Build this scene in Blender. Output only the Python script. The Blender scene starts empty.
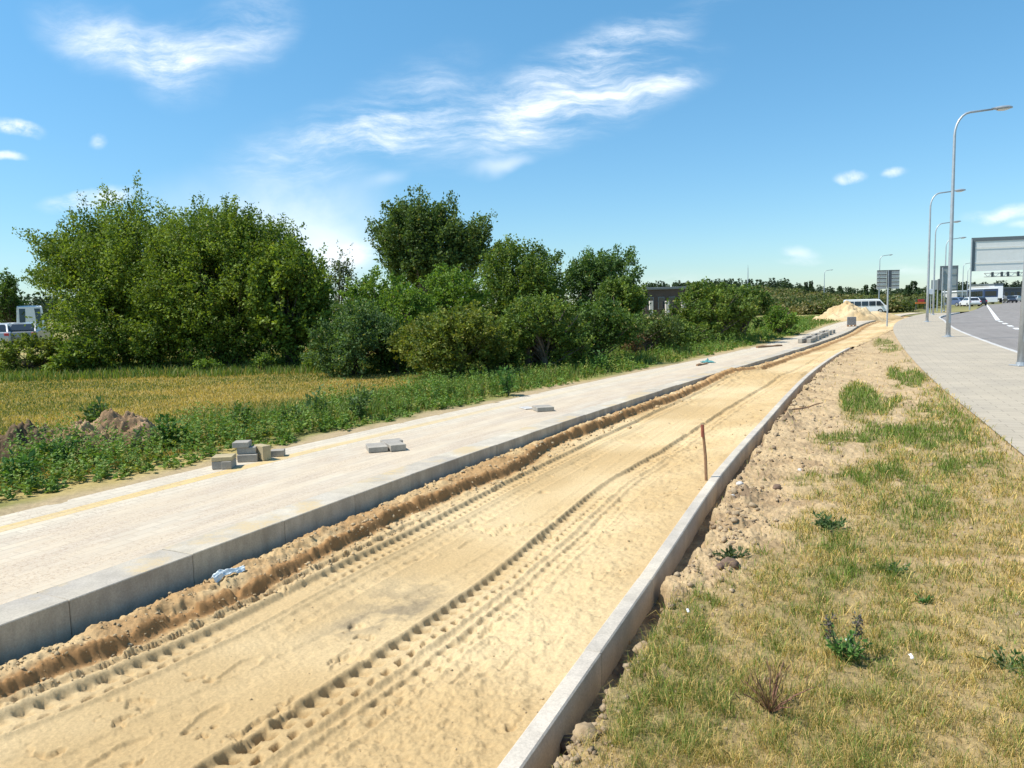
import bpy, math, random
import numpy as np
from mathutils import Vector, Matrix
random.seed(7)
RNG = np.random.default_rng(11)
sc = bpy.context.scene
COL = sc.collection
PI = math.pi

# ------------------------------------------------------------------ camera
F, PITCH, ROLL, H = 750.0, math.radians(5.8), math.radians(1.5), 1.6
def ray(px, py):
    u = (px-512)/F; v = (384-py)/F
    c, s = math.cos(ROLL), math.sin(ROLL)
    x = c*u+s*v; y = -s*u+c*v
    return (x, math.cos(PITCH)+y*math.sin(PITCH), -math.sin(PITCH)+y*math.cos(PITCH))
def bp(px, py, z=0.0):
    """point of height z seen at that place of the survey photo"""
    d = ray(px, py); t = (z-H)/d[2]
    return (d[0]*t, d[1]*t)
def at(px, py, Y):
    d = ray(px, py); t = Y/d[1]
    return (d[0]*t, Y, H+d[2]*t)
def hz(px):
    return 308.0+(512-px)*0.0262

cam_d = bpy.data.cameras.new('camera'); cam = bpy.data.objects.new('camera', cam_d); COL.objects.link(cam)
sc.camera = cam
c_, s_ = math.cos(ROLL), math.sin(ROLL)
fw = Vector((0, math.cos(PITCH), -math.sin(PITCH))); up0 = Vector((0, math.sin(PITCH), math.cos(PITCH))); X0 = Vector((1, 0, 0))
rt = c_*X0-s_*up0; up = s_*X0+c_*up0
m = Matrix((rt, up, -fw)).transposed().to_4x4(); m.translation = Vector((0, 0, H))
cam.matrix_world = m
cam_d.sensor_width = 36; cam_d.lens = F/1024*36; cam_d.clip_start = 0.05; cam_d.clip_end = 5000

# ------------------------------------------------------------------ noise
def _h(ix, iy, seed):
    n = (ix.astype(np.int64)*374761393+iy.astype(np.int64)*668265263+seed*1442695041) & 0xffffffff
    n = ((n ^ (n >> 13))*1274126177) & 0xffffffff
    n = (n ^ (n >> 16)) & 0xffffffff
    return n/4294967295.0
def vn(x, y, seed=0):
    x = np.asarray(x, float); y = np.asarray(y, float)
    ix = np.floor(x); iy = np.floor(y); fx = x-ix; fy = y-iy
    fx = fx*fx*fx*(fx*(fx*6-15)+10); fy = fy*fy*fy*(fy*(fy*6-15)+10)
    a = _h(ix, iy, seed); b = _h(ix+1, iy, seed); c = _h(ix, iy+1, seed); d = _h(ix+1, iy+1, seed)
    return (a+(b-a)*fx)+((c+(d-c)*fx)-(a+(b-a)*fx))*fy
def fbm(x, y, sc_=1.0, oct=4, seed=0, gain=0.5):
    """about -1..1"""
    x = np.asarray(x, float)*sc_; y = np.asarray(y, float)*sc_
    t = 0; a = 1; n = 0
    for i in range(oct):
        c, s = math.cos(0.7*i+0.3), math.sin(0.7*i+0.3)
        t = t+a*(vn(x*c-y*s+17.3*i, x*s+y*c-9.1*i, seed+i)*2-1); n += a; a *= gain; x = x*2.03; y = y*2.03
    return t/n
def sst(e0, e1, x):
    t = np.clip((np.asarray(x, float)-e0)/(e1-e0), 0, 1); return t*t*(3-2*t)

# ------------------------------------------------------------------ curves x(y)
class Curve:
    def __init__(s, pts):
        p = sorted(pts); s.y = np.array([a for a, b in p], float); s.x = np.array([b for a, b in p], float)
        d = np.diff(s.x)/np.diff(s.y); m_ = np.empty(len(p)); m_[0] = d[0]; m_[-1] = d[-1]
        m_[1:-1] = (d[1:]+d[:-1])/2; s.m = m_
    def __call__(s, y):
        y = np.asarray(y, float); i = np.clip(np.searchsorted(s.y, y)-1, 0, len(s.y)-2)
        h = s.y[i+1]-s.y[i]; t = (y-s.y[i])/h
        tc = np.clip(t, 0, 1)
        t2 = tc*tc; t3 = t2*tc
        v = (2*t3-3*t2+1)*s.x[i]+(t3-2*t2+tc)*h*s.m[i]+(-2*t3+3*t2)*s.x[i+1]+(t3-t2)*h*s.m[i+1]
        v = v+np.where(t < 0, (y-s.y[0])*s.m[0], 0)+np.where(t > 1, (y-s.y[-1])*s.m[-1], 0)
        return v
LKB = Curve([(0, -4.95), (4.1, -2.93), (5.26, -2.35), (7.36, -1.28), (9.6, -.05), (12.63, 1.70), (15.5, 3.40), (21.2, 6.98), (28.3, 11.3), (37, 16.3), (46.2, 21.2), (54.6, 26.1), (66.1, 34.0), (80, 44.5)])
LKW = 0.345
LKF = lambda y: LKB(y)+LKW
PL = lambda y: LKB(y)-np.interp(y, [0, 6, 9, 15, 22, 32, 53], [2.35, 2.30, 2.25, 1.92, 1.66, 1.55, 1.7])
RKL = Curve([(0, -1.12), (2.5, -.08), (4.02, .60), (5.7, 1.33), (6.87, 1.84), (10.4, 3.54), (12.06, 4.34), (16.25, 6.42), (21.6, 9.3), (25.6, 11.62), (30, 14.3), (36, 17.9), (42, 21.5), (52.9, 27.7), (65.4, 35.2), (80, 45)])
RKW = 0.092
RK_END = 25.6
PVL = Curve([(-8, -1.5), (0, 1.95), (7.44, 5.12), (9.5, 6.01), (13.73, 7.83), (24.4, 12.75), (41.4, 21.1), (52.9, 27.4), (65.4, 35.1), (76.3, 42.4)])
PVR = Curve([(-8, 0.8), (0, 4.5), (16.8, 12.2), (20.7, 13.98), (26.2, 16.55), (37.3, 22.0), (51.3, 29.5), (59.3, 33.8), (67.0, 38.9), (75, 44.8), (79, 47.6), (80, 48.4)])

RL2 = Curve([(-8, 1.0), (0, 4.65), (16.8, 12.35), (20.7, 14.1), (26.2, 16.7), (37.3, 22.1), (51.3, 29.6), (59.3, 33.9), (67, 39.1), (75, 45), (80, 48.6), (90, 55.5), (120, 75.2), (200, 126), (400, 250)])
RR2 = Curve([(-8, 18), (0, 22), (26, 33), (60, 53), (92, 72), (120, 89), (200, 139), (400, 264)])
# ------------------------------------------------------------------ object helpers
def tag(o, label=None, cat=None, group=None, kind=None):
    if label: o['label'] = label
    if cat: o['category'] = cat
    if group: o['group'] = group
    if kind: o['kind'] = kind
    return o
def empty(name, loc=(0, 0, 0), rz=0, **k):
    o = bpy.data.objects.new(name, None); COL.objects.link(o); o.location = loc; o.rotation_euler = (0, 0, rz)
    o.empty_display_size = 0.2
    return tag(o, **k)
def mesh_np(name, V, Fc, mat, parent=None, col=None, uv=None, smooth=False, colname='tint'):
    """V (n,3), Fc (m,k) constant k, col per-vertex rgb"""
    V = np.asarray(V, np.float32); Fc = np.asarray(Fc, np.int32)
    me = bpy.data.meshes.new(name); n, k = Fc.shape
    me.vertices.add(len(V)); me.vertices.foreach_set('co', V.ravel())
    me.loops.add(n*k); me.loops.foreach_set('vertex_index', Fc.ravel())
    me.polygons.add(n); me.polygons.foreach_set('loop_start', np.arange(0, n*k, k, dtype=np.int32))
    try: me.polygons.foreach_set('loop_total', np.full(n, k, np.int32))
    except Exception: pass
    if smooth: me.polygons.foreach_set('use_smooth', np.ones(n, bool))
    me.update(calc_edges=True)
    if col is not None:
        a = me.color_attributes.new(colname, 'FLOAT_COLOR', 'POINT')
        c = np.ones((len(V), 4), np.float32); c[:, :3] = col; a.data.foreach_set('color', c.ravel())
    if uv is not None:
        l = me.uv_layers.new(name='UVMap'); u = np.asarray(uv, np.float32)[Fc.ravel()]; l.data.foreach_set('uv', u.ravel())
    me.materials.append(mat)
    o = bpy.data.objects.new(name, me); COL.objects.link(o); o.parent = parent
    return o
class MB:
    """collects bevel-free boxes, tubes, lathes; build() links them as one mesh"""
    def __init__(s): s.v = []; s.f = []; s.m = []
    def add(s, vs, fs, mi=0):
        b = len(s.v); s.v += [tuple(v) for v in vs]; s.f += [tuple(i+b for i in f) for f in fs]; s.m += [mi]*len(fs); return s
    def box(s, x0, x1, y0, y1, z0, z1, mi=0, M=None, bev=0.0):
        if bev > 0:
            b = min(bev, abs(x1-x0)*.45, abs(y1-y0)*.45, abs(z1-z0)*.45)
            bm = bmesh.new(); r = bmesh.ops.create_cube(bm, size=1)
            for v in bm.verts: v.co = Vector(((x0+x1)/2+v.co.x*(x1-x0), (y0+y1)/2+v.co.y*(y1-y0), (z0+z1)/2+v.co.z*(z1-z0)))
            bmesh.ops.bevel(bm, geom=bm.edges[:], offset=b, segments=1, affect='EDGES')
            bm.verts.index_update()
            vs = [v.co.copy() for v in bm.verts]; fs = [[v.index for v in f.verts] for f in bm.faces]; bm.free()
        else:
            vs = [Vector(p) for p in ((x0, y0, z0), (x1, y0, z0), (x1, y1, z0), (x0, y1, z0), (x0, y0, z1), (x1, y0, z1), (x1, y1, z1), (x0, y1, z1))]
            fs = [(0, 3, 2, 1), (4, 5, 6, 7), (0, 1, 5, 4), (1, 2, 6, 5), (2, 3, 7, 6), (3, 0, 4, 7)]
        if M is not None: vs = [M @ v for v in vs]
        return s.add(vs, fs, mi)
    def tube(s, pts, rs, n=8, mi=0, cap=True):
        pts = [Vector(p) for p in pts]
        if not hasattr(rs, '__len__'): rs = [rs]*len(pts)
        vs = []; fs = []
        for i, p in enumerate(pts):
            t = (pts[min(i+1, len(pts)-1)]-pts[max(i-1, 0)]).normalized()
            a = t.orthogonal().normalized() if i == 0 else (a-t*a.dot(t)).normalized()
            b = t.cross(a)
            for k in range(n):
                q = 2*PI*k/n; vs.append(p+(a*math.cos(q)+b*math.sin(q))*rs[i])
        for i in range(len(pts)-1):
            for k in range(n):
                fs.append((i*n+k, i*n+(k+1) % n, (i+1)*n+(k+1) % n, (i+1)*n+k))
        if cap: fs.append(tuple(range(n))[::-1]); fs.append(tuple((len(pts)-1)*n+k for k in range(n)))
        return s.add(vs, fs, mi)
    def build(s, name, mat, parent=None, smooth=False):
        me = bpy.data.meshes.new(name); me.from_pydata(s.v, [], s.f)
        mats = mat if isinstance(mat, (list, tuple)) else [mat]
        for mm in mats: me.materials.append(mm)
        if len(mats) > 1: me.polygons.foreach_set('material_index', s.m)
        if smooth: me.polygons.foreach_set('use_smooth', [True]*len(me.polygons))
        me.update()
        o = bpy.data.objects.new(name, me); COL.objects.link(o); o.parent = parent
        return o
import bmesh
def copy_tree(o, parent=None):
    c = o.copy(); COL.objects.link(c); c.parent = parent
    for ch in list(o.children): copy_tree(ch, c)
    return c

# ------------------------------------------------------------------ materials
class NT:
    def __init__(s, name):
        s.mat = bpy.data.materials.new(name); s.mat.use_nodes = True; s.t = s.mat.node_tree; s.n = s.t.nodes
        s.b = s.n['Principled BSDF']; s.out = s.n['Material Output']
        s.tc = s.new('ShaderNodeTexCoord')
    def new(s, typ, **k):
        n = s.n.new(typ)
        for a, v in k.items(): setattr(n, a, v)
        return n
    def link(s, a, b): s.t.links.new(a, b)
    def inp(s, sock, v):
        if isinstance(v, bpy.types.NodeSocket): s.link(v, sock)
        elif v is not None: sock.default_value = v if not isinstance(v, tuple) or len(v) != 3 or sock.type == 'VECTOR' else (*v, 1)
    def noise(s, scale, detail=5, rough=.55, vec=None, dist=0.0):
        n = s.new('ShaderNodeTexNoise'); n.inputs['Scale'].default_value = scale; n.inputs['Detail'].default_value = detail
        n.inputs['Roughness'].default_value = rough; n.inputs['Distortion'].default_value = dist
        s.link(vec if vec is not None else s.tc.outputs['Object'], n.inputs['Vector']); return n.outputs['Fac']
    def ramp(s, fac, stops, interp='LINEAR'):
        r = s.new('ShaderNodeValToRGB'); r.color_ramp.interpolation = interp
        el = r.color_ramp.elements
        while len(el) < len(stops): el.new(0.5)
        for e, (p, c) in zip(el, stops):
            e.position = p; e.color = (*c, 1) if hasattr(c, '__len__') else (c, c, c, 1)
        s.link(fac, r.inputs[0]); return r.outputs['Color']
    def mix(s, fac, a, b, mode='MIX'):
        n = s.new('ShaderNodeMix', data_type='RGBA', blend_type=mode)
        s.inp(n.inputs[0], fac); s.inp(n.inputs[6], a); s.inp(n.inputs[7], b); return n.outputs[2]
    def math(s, op, a, b=0.5, c=None, clamp=False):
        n = s.new('ShaderNodeMath', operation=op); n.use_clamp = clamp
        s.inp(n.inputs[0], a); s.inp(n.inputs[1], b)
        if c is not None: s.inp(n.inputs[2], c)
        return n.outputs[0]
    def map(s, vec, scale=(1, 1, 1), rot=(0, 0, 0), loc=(0, 0, 0)):
        n = s.new('ShaderNodeMapping'); s.link(vec, n.inputs[0]); n.inputs['Scale'].default_value = scale
        n.inputs['Rotation'].default_value = rot; n.inputs['Location'].default_value = loc; return n.outputs[0]
    def attr(s, name='tint'):
        n = s.new('ShaderNodeAttribute'); n.attribute_name = name; return n.outputs['Color']
    def bump(s, hgt, dist=0.01, strength=1.0, nrm=None):
        n = s.new('ShaderNodeBump'); n.inputs['Strength'].default_value = strength; n.inputs['Distance'].default_value = dist
        s.link(hgt, n.inputs['Height'])
        if nrm is not None: s.link(nrm, n.inputs['Normal'])
        s.link(n.outputs[0], s.b.inputs['Normal']); return n.outputs[0]
    def color(s, c): s.inp(s.b.inputs['Base Color'], c); return s
    def rough(s, r, spec=None, metal=None):
        s.inp(s.b.inputs['Roughness'], r)
        if spec is not None: s.b.inputs['Specular IOR Level'].default_value = spec
        if metal is not None: s.b.inputs['Metallic'].default_value = metal
        return s
def simple(name, c, rough=.6, var=.12, scale=6, metal=0, spec=.5, bump=0):
    t = NT(name); n = t.noise(scale, 5, .6)
    lo = tuple(x*(1-var) for x in c); hi = tuple(min(1, x*(1+var)) for x in c)
    t.color(t.ramp(n, [(.3, lo), (.7, hi)])).rough(rough, spec, metal)
    if bump: t.bump(t.noise(scale*8, 4), bump, .6)
    return t.mat
def leaf_mat(name, trans=.35):
    t = NT(name); a = t.attr()
    t.color(a).rough(.6, .22)
    tr = t.new('ShaderNodeBsdfTranslucent'); ms = t.new('ShaderNodeMixShader'); ms.inputs[0].default_value = trans
    hue = t.mix(1.0, a, (1.25, 1.25, .45), 'MULTIPLY'); t.link(hue, tr.inputs['Color'])
    t.link(t.b.outputs[0], ms.inputs[1]); t.link(tr.outputs[0], ms.inputs[2]); t.link(ms.outputs[0], t.out.inputs[0])
    return t.mat
LEAF = leaf_mat('leaf'); GRASS = leaf_mat('grass_blade', .3); WEED = leaf_mat('weed_leaf', .3)
def tinted(name, sc1=30, sc2=220, amt=.25, rough=.9, bump=.006, spec=.15):
    t = NT(name); a = t.attr(); n1 = t.noise(sc1, 6, .65); n2 = t.noise(sc2, 3, .6)
    f = t.ramp(n1, [(.3, (1-amt,)*3), (.7, (1+amt*.6,)*3)]); g = t.ramp(n2, [(.3, (1-amt*.7,)*3), (.7, (1+amt*.6,)*3)])
    c = t.mix(1.0, a, f, 'MULTIPLY'); c = t.mix(1.0, c, g, 'MULTIPLY')
    t.color(c).rough(rough, spec)
    if bump: t.bump(t.mix(.5, n1, n2), bump, .8)
    return t.mat
SAND = tinted('sand', 60, 330, .16, .92, .011)
SOIL = tinted('soil', 45, 300, .32, .95, .012)
BARK = simple('bark', (.13, .105, .08), .9, .3, 12, bump=.02)
WOODSTAKE = simple('weathered_wood', (.30, .17, .09), .85, .3, 30, bump=.003)
METAL = simple('galvanised_steel', (.46, .48, .49), .5, .1, 8, metal=.55)
METAL_D = simple('dark_steel', (.10, .11, .12), .5, .15, 8, metal=.3)
SIGNBACK = simple('sign_back_grey', (.56, .56, .52), .55, .06, 3, metal=.2)
SIGNFRAME = simple('sign_frame_grey', (.16, .18, .19), .5, .08, 3, metal=.3)
GLASSD = simple('dark_glass', (.02, .025, .03), .08, .1, 3, spec=.8)
WHITEP = simple('white_paint', (.78, .79, .80), .3, .03, 2)
RUBBER = simple('black_rubber', (.025, .025, .025), .8, .2, 20)
LAMPGL = simple('lamp_glass', (.75, .75, .72), .25, .05, 5)

def concrete(name, c, speck=.18, uvjoint=None):
    t = NT(name); n1 = t.noise(5, 6, .6); n2 = t.noise(90, 3, .7); n3 = t.noise(1.3, 3)
    col = t.ramp(n1, [(.3, tuple(x*.84 for x in c)), (.7, tuple(x*1.12 for x in c))])
    col = t.mix(1.0, col, t.ramp(n2, [(.3, (1-speck,)*3), (.7, (1+speck*.6,)*3)]), 'MULTIPLY')
    col = t.mix(1.0, col, t.ramp(n3, [(.35, (.88, .88, .9)), (.65, (1.06, 1.04, 1.0))]), 'MULTIPLY')
    t.color(col).rough(.88, .2); t.bump(n2, .003, .5); return t
CONC = concrete('concrete', (.44, .44, .43)).mat
CONC_L = concrete('pale_concrete', (.52, .51, .49)).mat
BLOCK = concrete('grey_paver', (.38, .35, .30), .22).mat
BLOCK_Y = concrete('yellowish_paver', (.46, .38, .23), .2).mat

# ------------------------------------------------------------------ world
W = bpy.data.worlds.new('World'); sc.world = W; W.use_nodes = True
SUN_AZ, SUN_EL = math.radians(-97), math.radians(56)
class WT(NT):
    def __init__(s, w):
        s.t = w.node_tree; s.n = s.t.nodes; s.bg = s.n['Background']; s.tc = s.new('ShaderNodeTexCoord')
w = WT(W)
sky = w.new('ShaderNodeTexSky', sky_type='NISHITA'); sky.sun_disc = False
sky.sun_elevation = SUN_EL; sky.sun_rotation = SUN_AZ % (2*PI); sky.air_density = 1.0; sky.dust_density = .15; sky.ozone_density = 1.3
sep = w.new('ShaderNodeSeparateXYZ'); w.link(w.tc.outputs['Generated'], sep.inputs[0])
yy = w.math('MAXIMUM', sep.outputs[1], .05)
U = w.math('DIVIDE', sep.outputs[0], yy); V_ = w.math('DIVIDE', sep.outputs[2], yy)
cmb = w.new('ShaderNodeCombineXYZ'); w.link(U, cmb.inputs[0]); w.link(V_, cmb.inputs[1])
uv = cmb.outputs[0]
def uvp(px, py):
    d = ray(px, py); return d[0]/d[1], d[2]/d[1]
def warped(scale, amt, detail=4):
    n = w.new('ShaderNodeTexNoise'); n.inputs['Scale'].default_value = scale; n.inputs['Detail'].default_value = detail
    w.link(uv, n.inputs['Vector'])
    a = w.new('ShaderNodeVectorMath', operation='SUBTRACT'); w.link(n.outputs['Color'], a.inputs[0]); a.inputs[1].default_value = (.5, .5, .5)
    b = w.new('ShaderNodeVectorMath', operation='SCALE'); w.link(a.outputs[0], b.inputs[0]); b.inputs['Scale'].default_value = amt
    c = w.new('ShaderNodeVectorMath', operation='ADD'); w.link(uv, c.inputs[0]); w.link(b.outputs[0], c.inputs[1]); return c.outputs[0]
def ell(vec, x0, y0, x1, y1, wid, stre, edge=0.0):
    """cloud body whose long axis joins two places of the sky"""
    a = uvp(x0, y0); b = uvp(x1, y1); cx, cy = (a[0]+b[0])/2, (a[1]+b[1])/2
    L = math.hypot(b[0]-a[0], b[1]-a[1])/2; ang = math.atan2(b[1]-a[1], b[0]-a[0])
    mp = w.new('ShaderNodeMapping', vector_type='TEXTURE'); w.link(vec, mp.inputs[0])
    mp.inputs['Location'].default_value = (cx, cy, 0); mp.inputs['Rotation'].default_value = (0, 0, ang)
    mp.inputs['Scale'].default_value = (L, wid/F, 1)
    ln = w.new('ShaderNodeVectorMath', operation='LENGTH'); w.link(mp.outputs[0], ln.inputs[0])
    mr = w.new('ShaderNodeMapRange', interpolation_type='SMOOTHSTEP'); w.link(ln.outputs['Value'], mr.inputs[0])
    mr.inputs[1].default_value = 1.0; mr.inputs[2].default_value = edge; mr.inputs[3].default_value = 0; mr.inputs[4].default_value = stre
    return mr.outputs[0]
def addall(l):
    r = l[0]
    for q in l[1:]: r = w.math('ADD', r, q)
    return r
wv = warped(5.5, .09); wv2 = warped(14, .03, 5)
def streak(ang, sx, sy, scale, lo, hi, rough=.62):
    mp = w.new('ShaderNodeMapping'); w.link(wv, mp.inputs[0]); mp.inputs['Rotation'].default_value = (0, 0, -ang); mp.inputs['Scale'].default_value = (sx, sy, 1)
    n = w.new('ShaderNodeTexNoise'); n.inputs['Scale'].default_value = scale; n.inputs['Detail'].default_value = 9; n.inputs['Roughness'].default_value = rough
    w.link(mp.outputs[0], n.inputs['Vector'])
    mr = w.new('ShaderNodeMapRange', interpolation_type='SMOOTHSTEP'); w.link(n.outputs['Fac'], mr.inputs[0])
    mr.inputs[1].default_value = lo; mr.inputs[2].default_value = hi; return mr.outputs[0]
s1 = w.math('MULTIPLY', streak(.40, 1, 5.5, 3.6, .36, .74, .66), streak(.60, 1, 3.0, 9, .20, .70, .7))     # long streaks rising to the right
s2 = w.math('MULTIPLY', streak(-.45, 1, 3.5, 4, .30, .74, .64), streak(-.3, 1, 2.2, 10, .14, .68, .7))
s3 = streak(.1, 1, 1.5, 5, .15, .66, .55)
cirA = addall([ell(wv, 365, 168, 745, 42, 56, 1.9), ell(wv, 190, 176, 510, 112, 42, 1.6), ell(wv, 500, 80, 720, 8, 30, 1.4), ell(wv, 590, 105, 720, 72, 18, .6), ell(wv, 310, 140, 520, 55, 50, .7), ell(wv, 640, 15, 760, -12, 12, .5)])
cirB = addall([ell(wv, 10, 0, 240, 85, 46, 1.5), ell(wv, 165, 0, 205, 125, 62, 1.6), ell(wv, 180, 70, 310, -10, 50, 1.4)])
cirC = addall([ell(wv, 220, 140, 410, 300, 85, .5), ell(wv, 60, 232, 430, 205, 58, .42), ell(wv, 270, 262, 400, 235, 30, .35), ell(wv, 450, 178, 550, 164, 10, .55), ell(wv, 360, 190, 420, 180, 12, .3)])
cir = addall([w.math('MULTIPLY', cirA, s1), w.math('MULTIPLY', cirB, s2), w.math('MULTIPLY', cirC, s3)])
cum = [ell(wv2, *q) for q in ((-20, 122, 50, 134, 10, 1.1, .2), (-20, 156, 30, 157, 6, .9, .2), (88, 140, 110, 146, 9, .6, 0), (832, 177, 872, 172, 8, 1.1, .2), (880, 173, 912, 171, 7, 1.0, .2),
       (955, 218, 1060, 210, 10, .9, .1), (1000, 226, 1060, 224, 6, .6, 0), (775, 250, 825, 257, 9, .55, 0), (30, 208, 160, 190, 14, .9, .1), (770, 262, 830, 262, 5, .4, 0), (855, 275, 940, 268, 8, .45, 0), (560, 300, 760, 280, 22, .35, 0), (300, 265, 395, 248, 17, .7, 0), (880, 285, 1080, 262, 18, .35, 0))]
nz = streak(0, 1, 2.2, 22, .25, .68)
cum_ = w.math('MULTIPLY', addall(cum), nz)
dens = w.math('ADD', cir, cum_, clamp=True)
front = w.math('GREATER_THAN', sep.outputs[1], .06)
dens = w.math('MULTIPLY', dens, front)
skyc = w.new('ShaderNodeHueSaturation'); w.link(sky.outputs[0], skyc.inputs['Color']); skyc.inputs['Saturation'].default_value = 1.10; skyc.inputs['Value'].default_value = 1.0
skc = w.mix(w.math('MULTIPLY', dens, .92), w.mix(1.0, skyc.outputs[0], w.ramp(sep.outputs[2], [(0.0, (.62, .76, .93)), (.06, (.64, .84, .98)), (.2, (.70, 1.0, 1.08)), (.5, (.80, 1.30, 1.28)), (1.0, (.9, 1.15, 1.15))]), 'MULTIPLY'), (7.6, 8.1, 8.6))
w.link(skc, w.bg.inputs['Color']); w.bg.inputs['Strength'].default_value = .105
sun_d = bpy.data.lights.new('sun', 'SUN'); sun = bpy.data.objects.new('sun', sun_d); COL.objects.link(sun)
sun_d.energy = 4.5; sun_d.angle = math.radians(.53); sun_d.color = (1, .95, .87)
sd = Vector((math.sin(SUN_AZ)*math.cos(SUN_EL), math.cos(SUN_AZ)*math.cos(SUN_EL), math.sin(SUN_EL)))
sun.rotation_euler = sd.to_track_quat('Z', 'Y').to_euler(); sun.location = sd*60
sc.view_settings.view_transform = 'Standard'; sc.view_settings.look = 'None'; sc.view_settings.gamma = 1; sc.view_settings.exposure = .52
sc.cycles.max_bounces = 6; sc.cycles.transparent_max_bounces = 8

# ------------------------------------------------------------------ terrain
DIP = (44.0, 101.0)
def ground_z(x, y):
    """height of the wide natural ground"""
    d = np.hypot((x-DIP[0])*.8, y-DIP[1])
    z = -0.55*sst(22, 10, d)*sst(78, 84, y)*sst(61, 55, x)
    # low scrub covered rise far off, left of the road
    rise = sst(115, 165, y)*sst(.50, .30, np.where(y > 1, x/np.maximum(y, 1), 9))
    z = z+2.9*rise*sst(0.0, .25, x/np.maximum(y, 1))
    # wooded hill far off
    return z
def polar(r0, r1, k, th0, th1, nth, keep, hfun, name, mat, dz=None, smooth=True):
    """sheet of ground whose grid is finer near the point one stands on; keep(x,y) trims it"""
    nr = int(math.log(r1/r0)/k)+1
    r = r0*np.exp(np.arange(nr+1)*k); th = np.linspace(th0, th1, nth+1)
    R_, T_ = np.meshgrid(r, th, indexing='ij'); x = R_*np.sin(T_); y = R_*np.cos(T_)
    kp = keep(x, y)
    cell = kp[:-1, :-1] | kp[1:, :-1] | kp[:-1, 1:] | kp[1:, 1:]
    idx = np.arange(x.size).reshape(x.shape)
    a = idx[:-1, :-1][cell]; b = idx[1:, :-1][cell]; c = idx[1:, 1:][cell]; d = idx[:-1, 1:][cell]
    Fc = np.stack([a, b, c, d], 1); Fc = Fc[:, ::-1]
    used = np.unique(Fc); mp = np.full(x.size, -1); mp[used] = np.arange(len(used)); Fc = mp[Fc]
    X = x.ravel()[used]; Y = y.ravel()[used]
    Z, C = hfun(X, Y)
    o = mesh_np(name, np.stack([X, Y, Z], 1), Fc, mat, col=C, smooth=smooth)
    # normals up check
    if o.data.polygons[0].normal.z < 0: o.data.flip_normals()
    return o
def strip(name, c0, c1, ys, nt, zf, mat, uvs=True, smooth=True):
    ys = np.asarray(ys); n = len(ys)
    x0 = c0(ys); x1 = c1(ys); t = np.linspace(0, 1, nt+1)
    X = x0[:, None]+(x1-x0)[:, None]*t[None]; Y = np.repeat(ys[:, None], nt+1, 1)
    s = np.concatenate([[0], np.cumsum(np.hypot(np.diff(ys), np.diff(x0)))]); Sg = np.repeat(s[:, None], nt+1, 1)
    slope = np.gradient(x0, ys); cosn = 1/np.sqrt(1+slope**2)
    A = (X-x0[:, None])*cosn[:, None]
    Sg = Sg+(X-x0[:, None])*(slope*cosn)[:, None]
    Z = zf(X, Y)+np.zeros_like(X)
    idx = np.arange(X.size).reshape(X.shape)
    Fc = np.stack([idx[:-1, :-1].ravel(), idx[:-1, 1:].ravel(), idx[1:, 1:].ravel(), idx[1:, :-1].ravel()], 1)
    return mesh_np(name, np.stack([X.ravel(), Y.ravel(), Z.ravel()], 1), Fc, mat, uv=np.stack([A.ravel(), Sg.ravel()], 1), smooth=smooth)
def geoy(y0, y1, k=.02, mn=.05):
    l = [y0]
    while l[-1] < y1: l.append(l[-1]+max(mn, abs(l[-1])*k))
    return np.array(l)
COSK = .875

# base sheet reaching the horizon
t = NT('far_ground'); n1 = t.noise(.05, 6); n2 = t.noise(.6, 6, .65)
t.color(t.mix(n2, t.ramp(n1, [(.35, (.16, .17, .06)), (.6, (.30, .26, .13))]), (.22, .21, .09))).rough(.95, .1)
FAR = t.mat
def base_h(x, y):
    z = ground_z(x, y)-.06
    cor = (x > PL(y)-.3) & (x < RKL(y)+.75) & (y > -14) & (y < 75)
    z = np.where(cor, -.62, z)
    road = (x > np.where(y < 66, RL2(y)-2, PL(y)+3)) & (x < RR2(y)+14) & (y > -12) & (y < 268)
    z = np.where(road, np.minimum(z, -.45), z)
    z = z-1.5*sst(500, 3000, np.hypot(x, y))
    return z, None
nr = 150; r = .4*np.exp(np.linspace(0, math.log(9000/.4), nr)); th = np.linspace(0, 2*PI, 241)[:-1]
Rg, Tg = np.meshgrid(r, th, indexing='ij'); gx = (Rg*np.sin(Tg)).ravel(); gy = (Rg*np.cos(Tg)).ravel(); gz = base_h(gx, gy)[0]
idx = np.arange(nr*240).reshape(nr, 240); nx = np.roll(idx, -1, 1)
Fc = np.stack([idx[:-1].ravel(), nx[:-1].ravel(), nx[1:].ravel(), idx[1:].ravel()], 1)
vv = np.vstack([np.stack([gx, gy, gz], 1), [[0, 0, -.62]]])
g = mesh_np('ground', vv, Fc, FAR, smooth=True); tag(g, kind='structure')
if g.data.polygons[0].normal.z < 0: g.data.flip_normals()

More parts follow.
